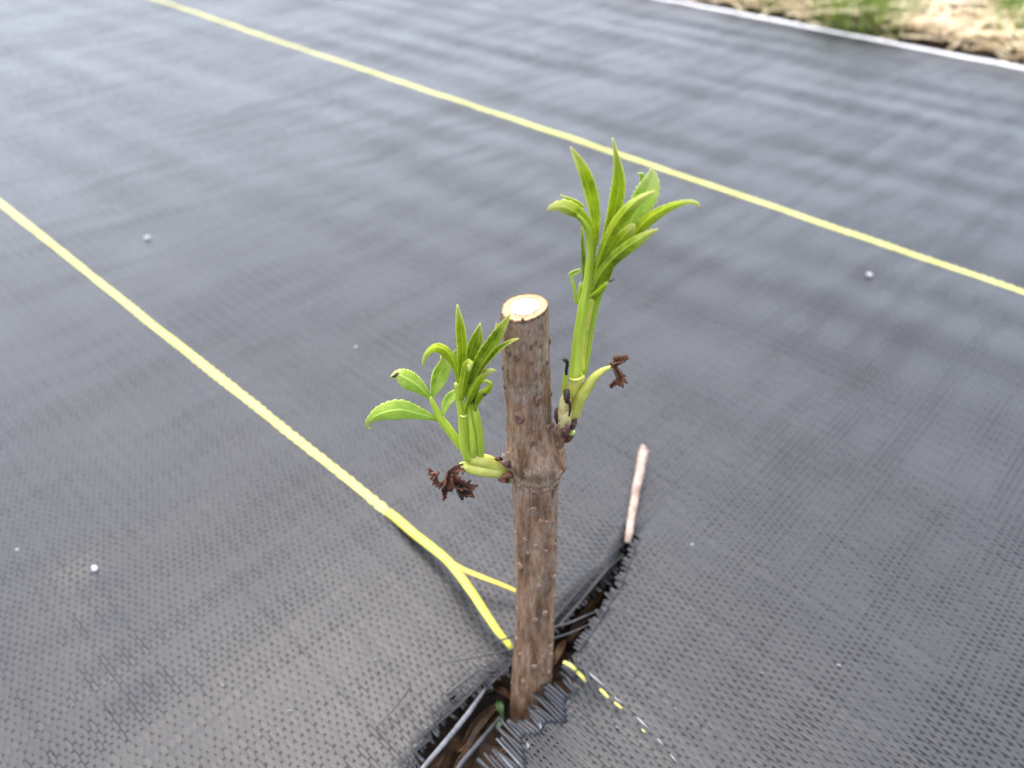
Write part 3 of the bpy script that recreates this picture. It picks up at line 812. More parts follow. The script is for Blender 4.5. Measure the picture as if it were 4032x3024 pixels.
for x, y, r in [(972, 12, 16), (1018, 85, 13), (1054, 92, 13), (1100, 88, 9), (918, 205, 15), (990, 247, 17), (1052, 277, 12), (1124, 215, 10), (1108, 232, 11), (858, 160, 9), (890, 368, 15), (1100, 438, 14), (1007, 502, 17), (1106, 560, 12), (1046, 672, 16), (982, 712, 14), (864, 835, 12), (1080, 882, 13), (1085, 935, 11), (1028, 950, 13), (978, 1010, 14), (1070, 1050, 11), (908, 1105, 12), (890, 930, 9), (935, 290, 9), (868, 640, 8), (1096, 720, 9)]:
    lent_px(4, x, y, r, True)
for q in range(34):     # the far side has them too
    z = random.uniform(ZBOT + 0.02, ZTOP - 0.006); put_lenticel(z, random.uniform(0.25, math.pi - 0.25), random.uniform(0.0003, 0.0006), z < 0.06)

# loose flakes of skin on the node's scar
def flake(px, py, dy, r, m, seed):
    rr = np.random.RandomState(seed)
    c = at_y(px, py, Y0 + dy); s = r * depth_of(c) / FPX
    v, f = [], []
    nx = rr.normal(0, 1, 3); nx /= np.linalg.norm(nx)
    a1 = np.cross(nx, [0.3, 0.2, 1]); a1 /= np.linalg.norm(a1); a2 = np.cross(nx, a1)
    K = 9
    for j in range(K):
        a = 2 * math.pi * j / K; q = s * rr.uniform(0.55, 1.2)
        v.append(tuple(np.array(c) + a1 * math.cos(a) * q + a2 * math.sin(a) * q * 0.6 + nx * q * 0.5 * math.cos(2 * a)))
    v.append(tuple(np.array(c) + nx * s * 0.2)); 
    for j in range(K): f.append((j, (j + 1) % K, K))
    o = link('bark_flake', v, f, m, cutting)
    md = o.modifiers.new('thickness', 'SOLIDIFY'); md.thickness = s * 0.18
for i, (x, y, dy, r, m) in enumerate([(150, 1310, -.001, 22, 'node_skin'), (180, 1300, -.002, 16, 'node_skin'), (200, 1390, -.003, 18, 'bud_scale'), (120, 1345, -.001, 24, 'bud_scale'), (215, 1465, -.003, 20, 'node_skin'), (150, 1490, -.001, 18, 'dried'), (180, 1475, -.002, 14, 'bud_scale'),
                                      (545, 1000, -.002, 28, 'bud_scale'), (540, 1040, -.002, 22, 'bud_scale'), (590, 1095, -.003, 26, 'node_skin'), (640, 1085, -.001, 24, 'bud_scale'), (610, 1180, -.001, 26, 'bud_scale'), (560, 1085, -.003, 22, 'node_skin'), (610, 1130, -.002, 22, 'node_skin'),
                                      (590, 1300, -.001, 16, 'node_skin'), (300, 1440, -.0045, 15, 'node_skin'), (360, 1430, -.0048, 12, 'node_skin'), (420, 1460, -.005, 14, 'node_skin'), (260, 1545, -.0045, 14, 'node_skin'), (470, 1440, -.0048, 12, 'node_skin')]):
    flake(*zp(3, x, y), dy, r / 1.8433, M[m], 40 + i)

# --- shoots: points are (zoom x, zoom y, depth offset in mm, half width in zoom px)
def sp(k, lst, dy0=0.0):
    out = []
    for x, y, d, r in lst:
        p = at_y(*zp(k, x, y), Y0 + dy0 + d * 0.001)
        out.append((p.x, p.y, p.z, r / ZOOM[k][2] * depth_of(p) / FPX))
    return out

# left shoot
A = tube('shoot', sp(2, [(1175, 1345, 0, 42), (1100, 1335, -1.5, 50), (1010, 1300, -2.5, 52), (930, 1285, -3, 50), (880, 1262, -3, 44), (862, 1200, -3, 36)]), M['stalk_yellow'], cutting, seg=18, n=24, wob=0.05, ridge=0.03, rk=4)
A['label'] = 'shorter green shoot with an open compound leaf, from the node'
Z2 = 2
tube('bud_cushion', sp(2, [(1260, 1330, 1.0, 70), (1205, 1345, 0, 72), (1160, 1358, -0.5, 56)]), M['bark'], A, seg=22, n=18, wob=0.14)
tube('stalk', sp(2, [(868, 1275, -3.2, 40), (838, 1180, -3.2, 42), (832, 1060, -3.2, 40), (822, 960, -3.2, 34), (805, 880, -3.0, 30), (790, 790, -2.8, 26), (780, 700, -2.4, 22)]), M['stalk'], A, seg=28, n=30, wob=0.03, ridge=0.075, rk=6)
tube('stalk', sp(2, [(958, 1265, -2.6, 30), (952, 1180, -2.8, 38), (940, 1060, -2.8, 38), (925, 960, -2.8, 34), (905, 880, -2.6, 28), (890, 790, -2.2, 22)]), M['stalk'], A, seg=28, n=30, wob=0.03, ridge=0.075, rk=6)
tube('inner_leaf_roll', sp(2, [(910, 1262, -3.6, 18), (905, 1200, -3.8, 28), (895, 1100, -3.8, 26), (882, 1000, -3.6, 18), (872, 900, -3.2, 16), (868, 820, -2.8, 14)]), M['stalk'], A, seg=12, n=30, wob=0.10)
tube('node_ring', sp(2, [(806, 950, -4.4, 7), (830, 958, -5.0, 8), (856, 950, -4.4, 7)]), M['stalk_yellow'], A, seg=8, n=10)
P = tube('petiole_stub', sp(2, [(1165, 1380, 0, 40), (1110, 1375, -1.5, 54), (1000, 1368, -3.0, 54), (900, 1355, -3.6, 46), (830, 1338, -3.8, 36), (800, 1332, -3.8, 24)]), M['stalk_yellow'], A, seg=18, n=26, wob=0.05, ridge=0.03, rk=4)
tube('bud_scale', sp(2, [(1080, 1365, -1.2, 56), (1120, 1375, -1.0, 58), (1160, 1385, 0, 46)]), M['stub_cream'], A, seg=16, n=10, wob=0.10)
leaf('bud_scale', sp(2, [(1215, 1345, -1.4, 14), (1185, 1330, -3.2, 26), (1150, 1318, -3.6, 22), (1115, 1305, -3.2, 4)]), M['bud_scale'], A, fold=-0.5, wave=0.3, n=16, thick=0.0003)
leaf('bud_scale', sp(2, [(1225, 1400, -1.8, 14), (1195, 1405, -3.6, 24), (1160, 1412, -4.0, 19), (1120, 1420, -3.6, 4)]), M['dried'], A, fold=-0.5, wave=0.3, n=16, thick=0.0003)
leaf('bud_scale', sp(2, [(1130, 1290, -1.0, 7), (1105, 1280, -2.0, 16), (1080, 1285, -2.4, 10), (1065, 1280, -2.4, 3)]), M['dried'], A, fold=-0.4, wave=0.3, n=14, thick=0.0003)
leaf('bud_scale', sp(2, [(1200, 1445, -1.6, 9), (1160, 1450, -3.0, 17), (1120, 1448, -3.2, 12), (1095, 1440, -3.0, 3)]), M['dried'], A, fold=-0.4, wave=0.3, n=14, thick=0.0003)
tube('small_bud', sp(2, [(1180, 1460, -1.5, 12), (1195, 1443, -2.2, 18), (1215, 1428, -2.0, 12)]), M['bud_green'], A, seg=10, n=10)
# dried leaf hanging from the stub
def crumple(pts, k, parent, dy=0.0, serr=0.22, m='dried', name='dried_leaf', fold=0.9, roll=0.5):
    return leaf(name, sp(k, pts, dy), M[m], parent, fold=fold, roll=roll, serr=serr, n=24, k=7, thick=0.00035, wave=0.55, curl=0.5)
crumple([(825, 1330, -3.8, 26), (770, 1345, -4.2, 24), (715, 1375, -4.6, 20), (690, 1430, -5.0, 28), (675, 1500, -5.0, 22), (678, 1570, -4.6, 10), (670, 1590, -4.5, 3)], 2, A)
crumple([(730, 1380, -4.4, 20), (735, 1440, -5.2, 30), (770, 1490, -5.0, 30), (820, 1520, -4.4, 34), (815, 1560, -4.2, 10)], 2, A)
crumple([(820, 1480, -4.6, 8), (790, 1500, -5.4, 28), (800, 1545, -5.2, 22)], 2, A, m='burnt')
crumple([(690, 1440, -5.0, 12), (640, 1470, -4.4, 14), (625, 1420, -4.2, 26), (640, 1385, -4.0, 24), (595, 1385, -3.6, 18), (562, 1352, -3.4, 5)], 2, A)
tube('dried_petiole', sp(2, [(830, 1335, -3.8, 24), (770, 1350, -4.4, 16), (715, 1385, -4.8, 13), (700, 1440, -5.0, 12), (680, 1500, -5, 8)]), M['dried'], A, seg=10, n=20, wob=0.25)
# open compound leaf
tube('petiole', sp(2, [(815, 1205, -1.5, 26), (770, 1130, -1.2, 32), (715, 1055, -1.0, 34), (655, 975, -0.8, 32), (620, 905, -0.6, 24), (592, 850, -0.4, 20), (575, 805, -0.2, 14)]), M['stalk'], A, seg=28, n=26, wob=0.03, ridge=0.075, rk=6)
leaf('leaflet', sp(2, [(640, 985, -0.8, 10), (590, 968, -1.2, 22), (480, 936, -2.2, 52), (340, 908, -3.2, 78), (200, 935, -3.6, 62), (115, 985, -3.4, 32), (88, 1025, -2.8, 14), (105, 1048, -2.2, 7), (128, 1046, -2.0, 3)]), M['leaf_pale'], A, fold=-0.35, roll=0.25, serr=0.05, n=36, k=11)
leaf('leaflet', sp(2, [(580, 820, -0.2, 8), (545, 780, -0.6, 30), (480, 718, -1.4, 60), (400, 668, -2.0, 72), (330, 638, -2.2, 50), (285, 650, -2.0, 24), (270, 662, -1.8, 8)]), M['leaf_pale'], A, fold=-0.3, roll=-0.2, serr=0.05, n=34, k=11)
tube('burnt_tip', sp(2, [(278, 655, -2.3, 5), (300, 645, -2.7, 10), (318, 632, -2.7, 11), (334, 622, -2.4, 5)]), M['burnt'], A, seg=8, n=10, flat=0.5, wob=0.25)
leaf('leaflet', sp(2, [(588, 812, -0.2, 8), (605, 750, 0.6, 34), (640, 650, 1.6, 62), (668, 570, 2.2, 58), (672, 510, 2.4, 38), (655, 487, 2.4, 12)]), M['leaf_spot'], A, fold=0.5, roll=-0.25, serr=0.04, n=32, k=11)
leaf('leaflet', sp(2, [(672, 945, -0.6, 8), (690, 880, 0.4, 30), (722, 825, 1.2, 38), (765, 782, 2.0, 32), (800, 760, 2.6, 12)]), M['leaf_pale'], A, fold=0.4, roll=0.3, serr=0.03, n=26)
# crown of the left shoot
L = lambda pts, m='leaf', **kw: leaf('leaf', sp(2, pts), M[m], A, **kw)
L([(815, 640, -2.2, 20), (824, 520, -2.0, 34), (822, 400, -1.8, 38), (812, 290, -1.6, 36), (797, 190, -1.5, 24), (786, 125, -1.4, 10), (783, 96, -1.4, 2)], fold=0.75, roll=0.15, serr=0.03)
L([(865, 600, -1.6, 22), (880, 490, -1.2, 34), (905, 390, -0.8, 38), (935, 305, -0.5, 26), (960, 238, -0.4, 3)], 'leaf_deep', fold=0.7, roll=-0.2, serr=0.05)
L([(900, 580, -1.4, 8), (930, 480, -1.4, 15), (962, 390, -1.0, 16), (968, 310, -0.8, 10), (958, 246, -0.6, 2)], 'leaf', fold=0.5, roll=0.6)
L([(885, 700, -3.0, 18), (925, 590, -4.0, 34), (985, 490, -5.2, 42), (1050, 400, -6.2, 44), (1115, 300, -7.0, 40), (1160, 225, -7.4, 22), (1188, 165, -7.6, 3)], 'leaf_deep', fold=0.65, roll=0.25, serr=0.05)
L([(1060, 370, -6.4, 6), (1078, 320, -6.6, 16), (1084, 275, -6.6, 12), (1080, 236, -6.6, 2)], 'leaf', fold=0.4, roll=-0.3)
L([(940, 660, -3.6, 16), (990, 570, -4.8, 26), (1055, 490, -6.0, 28), (1130, 425, -7.0, 22), (1200, 382, -7.6, 14), (1256, 357, -7.8, 2)], 'leaf', fold=0.8, roll=0.5)
L([(800, 700, -2.4, 18), (782, 600, -2.6, 26), (745, 510, -2.8, 36), (690, 445, -3.2, 42), (620, 420, -3.6, 36), (560, 455, -3.8, 27), (525, 510, -3.8, 17), (513, 572, -3.6, 3)], 'leaf', fold=-0.55, roll=-0.45, serr=0.03)
L([(800, 600, -1.0, 14), (785, 530, -0.6, 20), (770, 475, -0.4, 20), (772, 442, -0.3, 8)], 'leaf_spot', fold=0.5, roll=0.1)
L([(812, 830, -4.2, 16), (820, 740, -4.6, 28), (838, 640, -4.8, 36), (858, 565, -5.2, 34), (880, 545, -6.0, 26), (878, 590, -6.6, 14), (868, 615, -6.6, 4)], 'leaf', fold=-0.6, roll=0.1)
L([(828, 960, -4.6, 14), (850, 860, -4.8, 24), (890, 760, -5.0, 30), (940, 670, -5.2, 34), (1000, 615, -5.6, 24), (1050, 600, -5.8, 16), (1084, 606, -5.8, 3)], 'leaf', fold=-0.7, roll=0.35, serr=0.02)
L([(905, 920, -3.4, 18), (918, 850, -3.6, 28), (955, 790, -3.8, 28), (1005, 750, -4.0, 26), (1035, 715, -3.8, 18), (1015, 690, -3.2, 14), (975, 692, -2.8, 10), (955, 705, -2.6, 3)], 'leaf', fold=-0.7, roll=0.3)
tube('burnt_tip', sp(2, [(978, 778, -4.2, 6), (990, 790, -4.6, 11), (1003, 785, -4.4, 5)]), M['burnt'], A, seg=8, n=8, wob=0.2)
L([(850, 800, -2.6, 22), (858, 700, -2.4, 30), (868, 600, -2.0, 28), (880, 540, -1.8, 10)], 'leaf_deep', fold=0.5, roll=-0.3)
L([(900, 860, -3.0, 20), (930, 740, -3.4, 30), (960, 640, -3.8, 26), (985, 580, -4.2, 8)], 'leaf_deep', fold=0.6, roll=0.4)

# right shoot
B = tube('shoot', sp(3, [(570, 1150, 1, 34), (600, 1090, 0, 50), (625, 1010, -0.5, 56), (650, 920, -0.5, 56), (672, 830, -0.5, 54), (688, 755, -0.5, 54), (692, 735, -0.5, 50)]), M['stalk_yellow'], cutting, seg=20, n=26, wob=0.05, ridge=0.03, rk=4)
B['label'] = 'taller green shoot with a tight leaf bundle and a withered side leaf'
tube('bud_cushion', sp(3, [(470, 1290, 1.0, 50), (520, 1230, 0.5, 66), (560, 1165, 0.2, 58), (590, 1110, 0, 48)]), M['bark'], B, seg=24, n=24, wob=0.14)
tube('node_ring', sp(3, [(632, 755, -1.2, 8), (660, 768, -4.0, 9), (700, 762, -4.0, 9), (738, 738, -1.5, 8)]), M['stalk_yellow'], B, seg=8, n=14)
tube('stalk', sp(3, [(672, 750, -0.8, 48), (678, 640, -0.8, 45), (693, 500, -0.8, 43), (714, 360, -0.8, 42), (736, 220, -0.8, 42)]) + sp(1, [(620, 1540, -0.8, 47), (638, 1400, -0.9, 40), (652, 1260, -1.2, 34), (652, 1120, -1.7, 28), (630, 1000, -2.4, 22), (580, 915, -3.0, 13), (530, 870, -3.3, 6)]), M['stalk'], B, seg=32, n=60, wob=0.03, ridge=0.075, rk=6)
tube('stalk', sp(3, [(738, 720, 0.8, 20), (755, 600, 1.0, 26), (775, 450, 1.2, 27), (802, 300, 1.4, 27), (836, 160, 1.6, 27), (860, 60, 1.8, 24), (885, -30, 2.0, 18)]), M['stalk'], B, seg=28, n=40, wob=0.04, ridge=0.075, rk=6)
tube('inner_leaf_roll', sp(3, [(728, 700, -0.2, 12), (738, 600, 0.6, 13), (755, 450, 0.6, 13), (780, 280, 0.6, 13), (806, 120, 0.7, 12), (830, 30, 0.8, 10)]), M['stalk_yellow'], B, seg=12, n=50, wob=0.22)
S1 = tube('scale_stub', sp(3, [(600, 1090, -2.0, 46), (598, 1010, -2.8, 52), (600, 940, -3.2, 46), (608, 885, -3.2, 34), (612, 850, -3.0, 26)]), M['stub_cream'], B, seg=16, n=22, wob=0.07, flat=0.7)
tube('burnt_tip', sp(3, [(618, 935, -4.4, 12), (612, 895, -4.6, 24), (612, 860, -4.2, 26), (608, 838, -3.8, 20)]), M['burnt'], B, seg=12, n=14, wob=0.18, flat=0.6)
tube('burnt_streak', sp(3, [(628, 1030, -4.2, 5), (636, 985, -4.6, 9), (634, 945, -4.6, 10), (625, 920, -4.6, 8)]), M['burnt'], B, seg=8, n=12, wob=0.2, flat=0.4)
leaf('bud_scale', sp(3, [(585, 1130, -2.4, 24), (590, 1085, -3.6, 33), (600, 1045, -4.0, 32), (612, 1012, -4.0, 14), (618, 990, -3.8, 3)]), M['stub_cream'], B, fold=-0.5, wave=0.2, n=16, thick=0.0003)
leaf('bud_scale', sp(3, [(560, 1090, -1.6, 19), (548, 1040, -2.4, 24), (545, 1000, -2.6, 19), (550, 965, -2.6, 4)]), M['bud_scale'], B, fold=-0.6, wave=0.25, n=16, thick=0.0003)
leaf('bud_scale', sp(3, [(640, 1130, -1.6, 17), (655, 1095, -2.6, 23), (668, 1065, -2.8, 16), (684, 1045, -2.6, 3)]), M['bud_scale'], B, fold=-0.6, wave=0.25, n=16, thick=0.0003)
leaf('bud_scale', sp(3, [(585, 1190, -2.0, 17), (600, 1150, -3.4, 29), (612, 1115, -3.8, 22), (625, 1090, -3.8, 4)]), M['bud_scale'], B, fold=-0.6, wave=0.3, n=16, thick=0.0003)
leaf('bud_scale', sp(3, [(600, 1215, -0.8, 10), (625, 1195, -1.6, 20), (645, 1172, -1.6, 13), (660, 1160, -1.4, 3)]), M['dried'], B, fold=-0.6, wave=0.3, n=16, thick=0.0003)
tube('small_bud', sp(3, [(630, 1175, -1.0, 12), (648, 1155, -1.2, 18), (668, 1140, -1.2, 9)]), M['bud_green'], B, seg=10, n=10)
tube('side_scale', sp(3, [(588, 870, 0.5, 16), (596, 800, 0.6, 19), (602, 740, 0.6, 17), (606, 712, 0.6, 13)]), M['stalk'], B, seg=10, n=14, wob=0.03)
tube('burnt_tip', sp(3, [(606, 725, 0.5, 13), (610, 680, 0.4, 12), (616, 640, 0.3, 13), (600, 622, 0.2, 16), (582, 618, 0.1, 7)]), M['burnt'], B, seg=8, n=16, wob=0.25)
tube('petiole_stub', sp(3, [(655, 1070, -0.5, 26), (668, 1010, -1.5, 44), (695, 930, -2.0, 46), (750, 840, -2.4, 40), (815, 745, -2.6, 31), (870, 700, -2.6, 22), (920, 678, -2.6, 15), (955, 665, -2.6, 10)]), M['stalk_yellow'], B, seg=16, n=34, wob=0.05, ridge=0.03, rk=4)
crumple([(940, 668, -2.6, 12), (975, 650, -2.8, 20), (1010, 632, -3.0, 22), (1040, 618, -3.0, 20), (1062, 610, -3.0, 14)], 3, B, m='dried')
tube('dried_petiole', sp(3, [(945, 668, -2.6, 12), (990, 645, -2.8, 12), (1030, 625, -2.8, 10), (1058, 602, -2.8, 6)]), M['burnt'], B, seg=8, n=14, wob=0.3)
crumple([(960, 670, -3.0, 8), (968, 705, -3.6, 22), (985, 745, -3.8, 28), (970, 780, -3.6, 16), (945, 795, -3.4, 10), (932, 815, -3.2, 4)], 3, B, m='dried', roll=0.2)
tube('bud_scale', sp(3, [(660, 1105, -1.0, 10), (665, 1080, -1.4, 18), (680, 1058, -1.2, 8)]), M['burnt'], B, seg=8, n=10, wob=0.2)
Lr = lambda pts, m='leaf', **kw: leaf('leaf', sp(1, pts), M[m], B, **kw)
Lr([(640, 1420, -0.8, 26), (655, 1250, -1.2, 40), (655, 1100, -1.8, 48), (620, 970, -2.6, 48), (560, 880, -3.2, 52), (480, 825, -3.4, 66), (400, 795, -3.2, 64), (320, 795, -2.8, 40), (270, 812, -2.4, 18), (247, 830, -2.2, 4)], 'leaf', fold=-0.5, roll=0.25, serr=0.06, n=40, k=11)
Lr([(590, 800, -1.0, 16), (530, 750, -0.8, 20), (460, 722, -0.6, 16), (410, 700, -0.5, 9), (368, 680, -0.5, 2)], 'leaf', fold=0.5, roll=0.5)
Lr([(700, 1150, -0.6, 16), (698, 1000, -0.2, 34), (682, 840, 0.4, 52), (645, 670, 0.8, 62), (590, 500, 1.0, 58), (540, 380, 1.0, 44), (495, 290, 1.0, 22), (463, 232, 1.0, 3)], 'leaf', fold=0.6, roll=-0.35, serr=0.03, n=36, k=11)
Lr([(720, 1330, 0.2, 14), (770, 1160, 0.8, 26), (830, 990, 1.2, 42), (878, 830, 1.6, 58), (908, 680, 2.0, 66), (920, 540, 2.2, 58), (908, 400, 2.2, 38), (885, 270, 2.2, 20), (868, 195, 2.2, 10), (857, 150, 2.2, 2)], 'leaf', fold=0.75, roll=0.1, serr=0.06, n=38, k=11)
Lr([(680, 1480, -1.6, 26), (720, 1320, -2.2, 38), (790, 1130, -3.0, 50), (880, 960, -3.8, 58), (980, 830, -4.4, 58), (1080, 735, -4.8, 42), (1170, 680, -5.0, 24), (1258, 645, -5.0, 3)], 'leaf', fold=-0.75, roll=0.25, serr=0.02, n=36, k=11)
Lr([(880, 1280, 1.2, 14), (935, 1130, 1.2, 34), (1005, 980, 1.2, 62), (1085, 820, 1.2, 92), (1160, 690, 1.4, 112), (1205, 580, 1.8, 92), (1222, 500, 2.2, 50), (1218, 428, 2.6, 6)], 'leaf_pale', fold=0.42, roll=-0.15, serr=0.07, n=38, k=13)
Lr([(1120, 640, 2.6, 10), (1140, 540, 2.8, 26), (1130, 490, 2.6, 18), (1085, 482, 2.4, 3)], 'leaf_pale', fold=0.4, roll=0.4)
Lr([(980, 1200, 0.0, 20), (1050, 1070, -0.4, 42), (1140, 950, -1.0, 56), (1260, 855, -1.6, 52), (1390, 790, -2.0, 38), (1510, 752, -2.2, 26), (1600, 745, -2.2, 19), (1655, 768, -2.2, 12), (1672, 806, -2.2, 3)], 'leaf', fold=-0.55, roll=0.3, serr=0.05, n=38, k=11)
Lr([(660, 1600, -2.6, 18), (720, 1460, -3.2, 40), (810, 1330, -3.8, 54), (910, 1230, -4.4, 60), (1010, 1155, -4.8, 60), (1120, 1085, -5.0, 48), (1210, 1030, -5.0, 26), (1285, 1000, -5.0, 3)], 'leaf_deep', fold=-0.6, roll=0.25, serr=0.03, n=36, k=11)
Lr([(800, 1310, -1.6, 16), (860, 1200, -2.0, 42), (930, 1100, -2.4, 54), (1000, 1025, -2.6, 50), (1050, 975, -2.8, 30), (1065, 958, -2.8, 8)], 'leaf', fold=-0.4, roll=0.1, serr=0.03)
Lr([(590, 1480, 0.6, 12), (592, 1330, 0.6, 20), (585, 1180, 0.6, 20), (575, 1030, 0.6, 10), (570, 980, 0.6, 3)], 'leaf_deep', fold=0.5, roll=0.4)
Lr([(640, 1640, -2.8, 12), (690, 1600, -3.2, 26), (750, 1550, -3.6, 28), (800, 1510, -3.8, 16), (828, 1490, -3.8, 6)], 'leaf', fold=-0.6, roll=0.2)
tube('burnt_tip', sp(1, [(818, 1496, -3.8, 6), (850, 1478, -3.8, 6), (880, 1468, -3.8, 3)]), M['burnt'], B, seg=8, n=8, wob=0.15)
Lr([(690, 1660, -0.4, 24), (760, 1550, -0.6, 36), (820, 1430, -0.8, 32), (870, 1330, -0.8, 14), (900, 1260, -0.8, 3)], 'leaf_deep', fold=0.5, roll=0.3)
Lr([(760, 1340, 0.8, 20), (800, 1230, 0.8, 34), (850, 1080, 0.8, 36), (920, 950, 0.8, 26), (990, 860, 0.8, 10)], 'leaf_deep', fold=0.6, roll=-0.3)
tube('small_petiole', sp(1, [(525, 1690, 0.2, 18), (510, 1620, 0.0, 16), (497, 1540, -0.2, 15), (480, 1470, -0.3, 13), (466, 1438, -0.4, 12)]), M['stalk'], B, seg=10, n=18, wob=0.08)
Lr([(455, 1432, -0.4, 12), (480, 1415, -0.5, 20), (520, 1398, -0.6, 24), (550, 1380, -0.6, 12), (562, 1372, -0.6, 3)], 'leaf_pale', fold=0.6, roll=-0.2)
tube('small_bud', sp(1, [(552, 1680, -0.4, 16), (552, 1600, -0.6, 18), (555, 1530, -0.7, 15), (560, 1500, -0.7, 7)]), M['stalk'], B, seg=10, n=14)

# ------------------------------------------------------------------ dry twig at the far end of the slit
tw = empty('dry_twig', ground(*zp(6, 692, 790), 0.001), 0, 'pale dry twig poking out of the far end of the slit', 'twig')
T0 = Vector(tw.location)
def rel(lst, k, o0):
    return [(*(Vector(p[:3]) - o0), p[3]) for p in gpts(k, lst)]
keep = CAMV; CAMV = np.array(Vector(keep) - T0)
tube('twig_shaft', rel([(686, 800, 0.000, 24), (700, 700, 0.0025, 27), (722, 560, 0.0040, 28), (745, 430, 0.0050, 30), (768, 320, 0.0056, 33), (785, 220, 0.0060, 33), (796, 140, 0.0062, 30), (795, 108, 0.0062, 18)], 6, T0), M['twig'], tw, seg=14, n=40, wob=0.10)
tube('bark_shred', rel([(795, 300, 0.0050, 5), (815, 200, 0.0058, 8), (825, 150, 0.0062, 9), (840, 135, 0.0058, 4)], 6, T0), M['twig'], tw, seg=8, n=14, wob=0.2)
CAMV = keep

# ------------------------------------------------------------------ litter in the slit
def dead_leaf(k, pts, label, fold, roll, m='dead_leaf', cat='dead leaf', name='dead_leaf'):
    W = gpts(k, [(x, y, z - 0.005, r * 0.72) for x, y, z, r in pts])
    o = leaf(name, W, M[m], None, fold=fold, roll=roll, serr=0.05, n=22, k=9, thick=0.0003, wave=0.25, curl=0.3)
    o['label'] = label; o['category'] = cat
    return o
dead_leaf(4, [(700, 1120, -0.013, 18), (750, 1160, -0.0105, 26), (790, 1180, -0.0095, 24), (830, 1220, -0.012, 8)], 'small curled brown leaf scrap in the slit against the cutting', 0.5, 0.3)
dead_leaf(4, [(800, 1240, -0.013, 8), (700, 1290, -0.0125, 30), (600, 1400, -0.0125, 46), (540, 1500, -0.013, 34), (480, 1560, -0.0145, 8)], 'broad tan dead leaf lying under the grey thread in the slit', 0.35, 0.2)
dead_leaf(4, [(640, 1440, -0.012, 6), (575, 1530, -0.0108, 20), (520, 1600, -0.0105, 26), (470, 1690, -0.012, 22)], 'long pale dead leaf between the grey and black threads', 0.6, -0.2)
dead_leaf(4, [(420, 1540, -0.013, 6), (370, 1610, -0.0115, 30), (300, 1680, -0.012, 40), (260, 1740, -0.013, 20)], 'rust brown dead leaf beside the serrated slit edge', 0.3, 0.1)
dead_leaf(4, [(860, 1460, -0.008, 6), (800, 1530, -0.006, 16), (730, 1600, -0.005, 22), (660, 1700, -0.006, 18)], 'yellowish dry leaf strip under the frayed flap edge', 0.5, 0.3)
dead_leaf(4, [(1190, 860, -0.012, 10), (1230, 800, -0.0105, 34), (1290, 700, -0.010, 40), (1360, 600, -0.0105, 32), (1440, 500, -0.012, 8)], 'orange brown dead leaf in the slit behind the cutting', 0.3, 0.2)
dead_leaf(4, [(1090, 1020, -0.011, 8), (1120, 950, -0.009, 26), (1150, 890, -0.009, 26), (1180, 840, -0.011, 8)], 'tan dead leaf piece touching the right side of the cutting', 0.4, 0.1)
def seedling(k, x, y, z, label, sizes):
    base = ground(*zp(k, x, y), z)
    e = empty('seedling', base, 0, label, 'seedling')
    tube('stem', [(0, 0, -0.004, 0.0004), (0.0003, 0, 0.001, 0.0004), (0.0005, 0, 0.004, 0.0003)], M['seedling'], e, seg=6, n=6)
    for ang, ln, w in sizes:
        c, s = math.cos(ang), math.sin(ang)
        leaf('leaf', [(0.0005, 0, 0.0038, 0.0003), (0.0005 + c * ln * .3, s * ln * .3, 0.0048, w * .8), (0.0005 + c * ln * .65, s * ln * .65, 0.0050, w), (0.0005 + c * ln, s * ln, 0.0042, 0.0002)], M['seedling'], e, fold=0.2, n=12, k=7)
seedling(4, 610, 1225, -0.017, 'tiny green weed seedling shaded under the left flap', [(3.0, 0.005, 0.0012), (0.2, 0.005, 0.0012)])
seedling(4, 765, 1370, -0.016, 'tiny green weed seedling at the foot of the cutting', [(-1.9, 0.0045, 0.0011), (1.9, 0.0045, 0.0011)])

# ------------------------------------------------------------------ white grains on the fabric
def grain(px, py, r, label, seed):
    rr = np.random.RandomState(seed)
    p = ground(px, py); s, t = st(p); q = fab_world(s, t, r * 0.45)
    v, f = [], []
    n1, n2 = 6, 9
    for i in range(n1 + 1):
        th = math.pi * i / n1
        for j in range(n2):
            a = 2 * math.pi * j / n2
            k = r * (1 + 0.16 * math.sin(2 * a + seed + th) + 0.1 * rr.normal())
            v.append((k * math.sin(th) * math.cos(a), k * math.sin(th) * math.sin(a) * 0.85, k * 0.6 * math.cos(th)))
    for i in range(n1):
        for j in range(n2):
            f.append((i * n2 + j, i * n2 + (j + 1) % n2, (i + 1) * n2 + (j + 1) % n2, (i + 1) * n2 + j))
    o = link('white_grain', v, f, M['fleck']); o.location = q
    tag(o, label, 'grain', 'white grains on the fabric')
grain(580, 935, 0.0018, 'larger white grain between the two yellow stripes, far from the cutting', 1)
grain(373, 2238, 0.0013, 'bright white grain on the fabric beside the dark hollow', 2)
grain(3423, 1086, 0.0017, 'white grain beside the unbroken yellow stripe', 3)
grain(68, 2165, 0.0005, 'dull little grain on the fabric beyond the bright one', 4)
grain(1400, 1368, 0.0007, 'faint small grain on the fabric behind the shorter shoot', 5)
grain(2725, 2145, 0.0004, 'small pale grain beside the dry twig', 6)

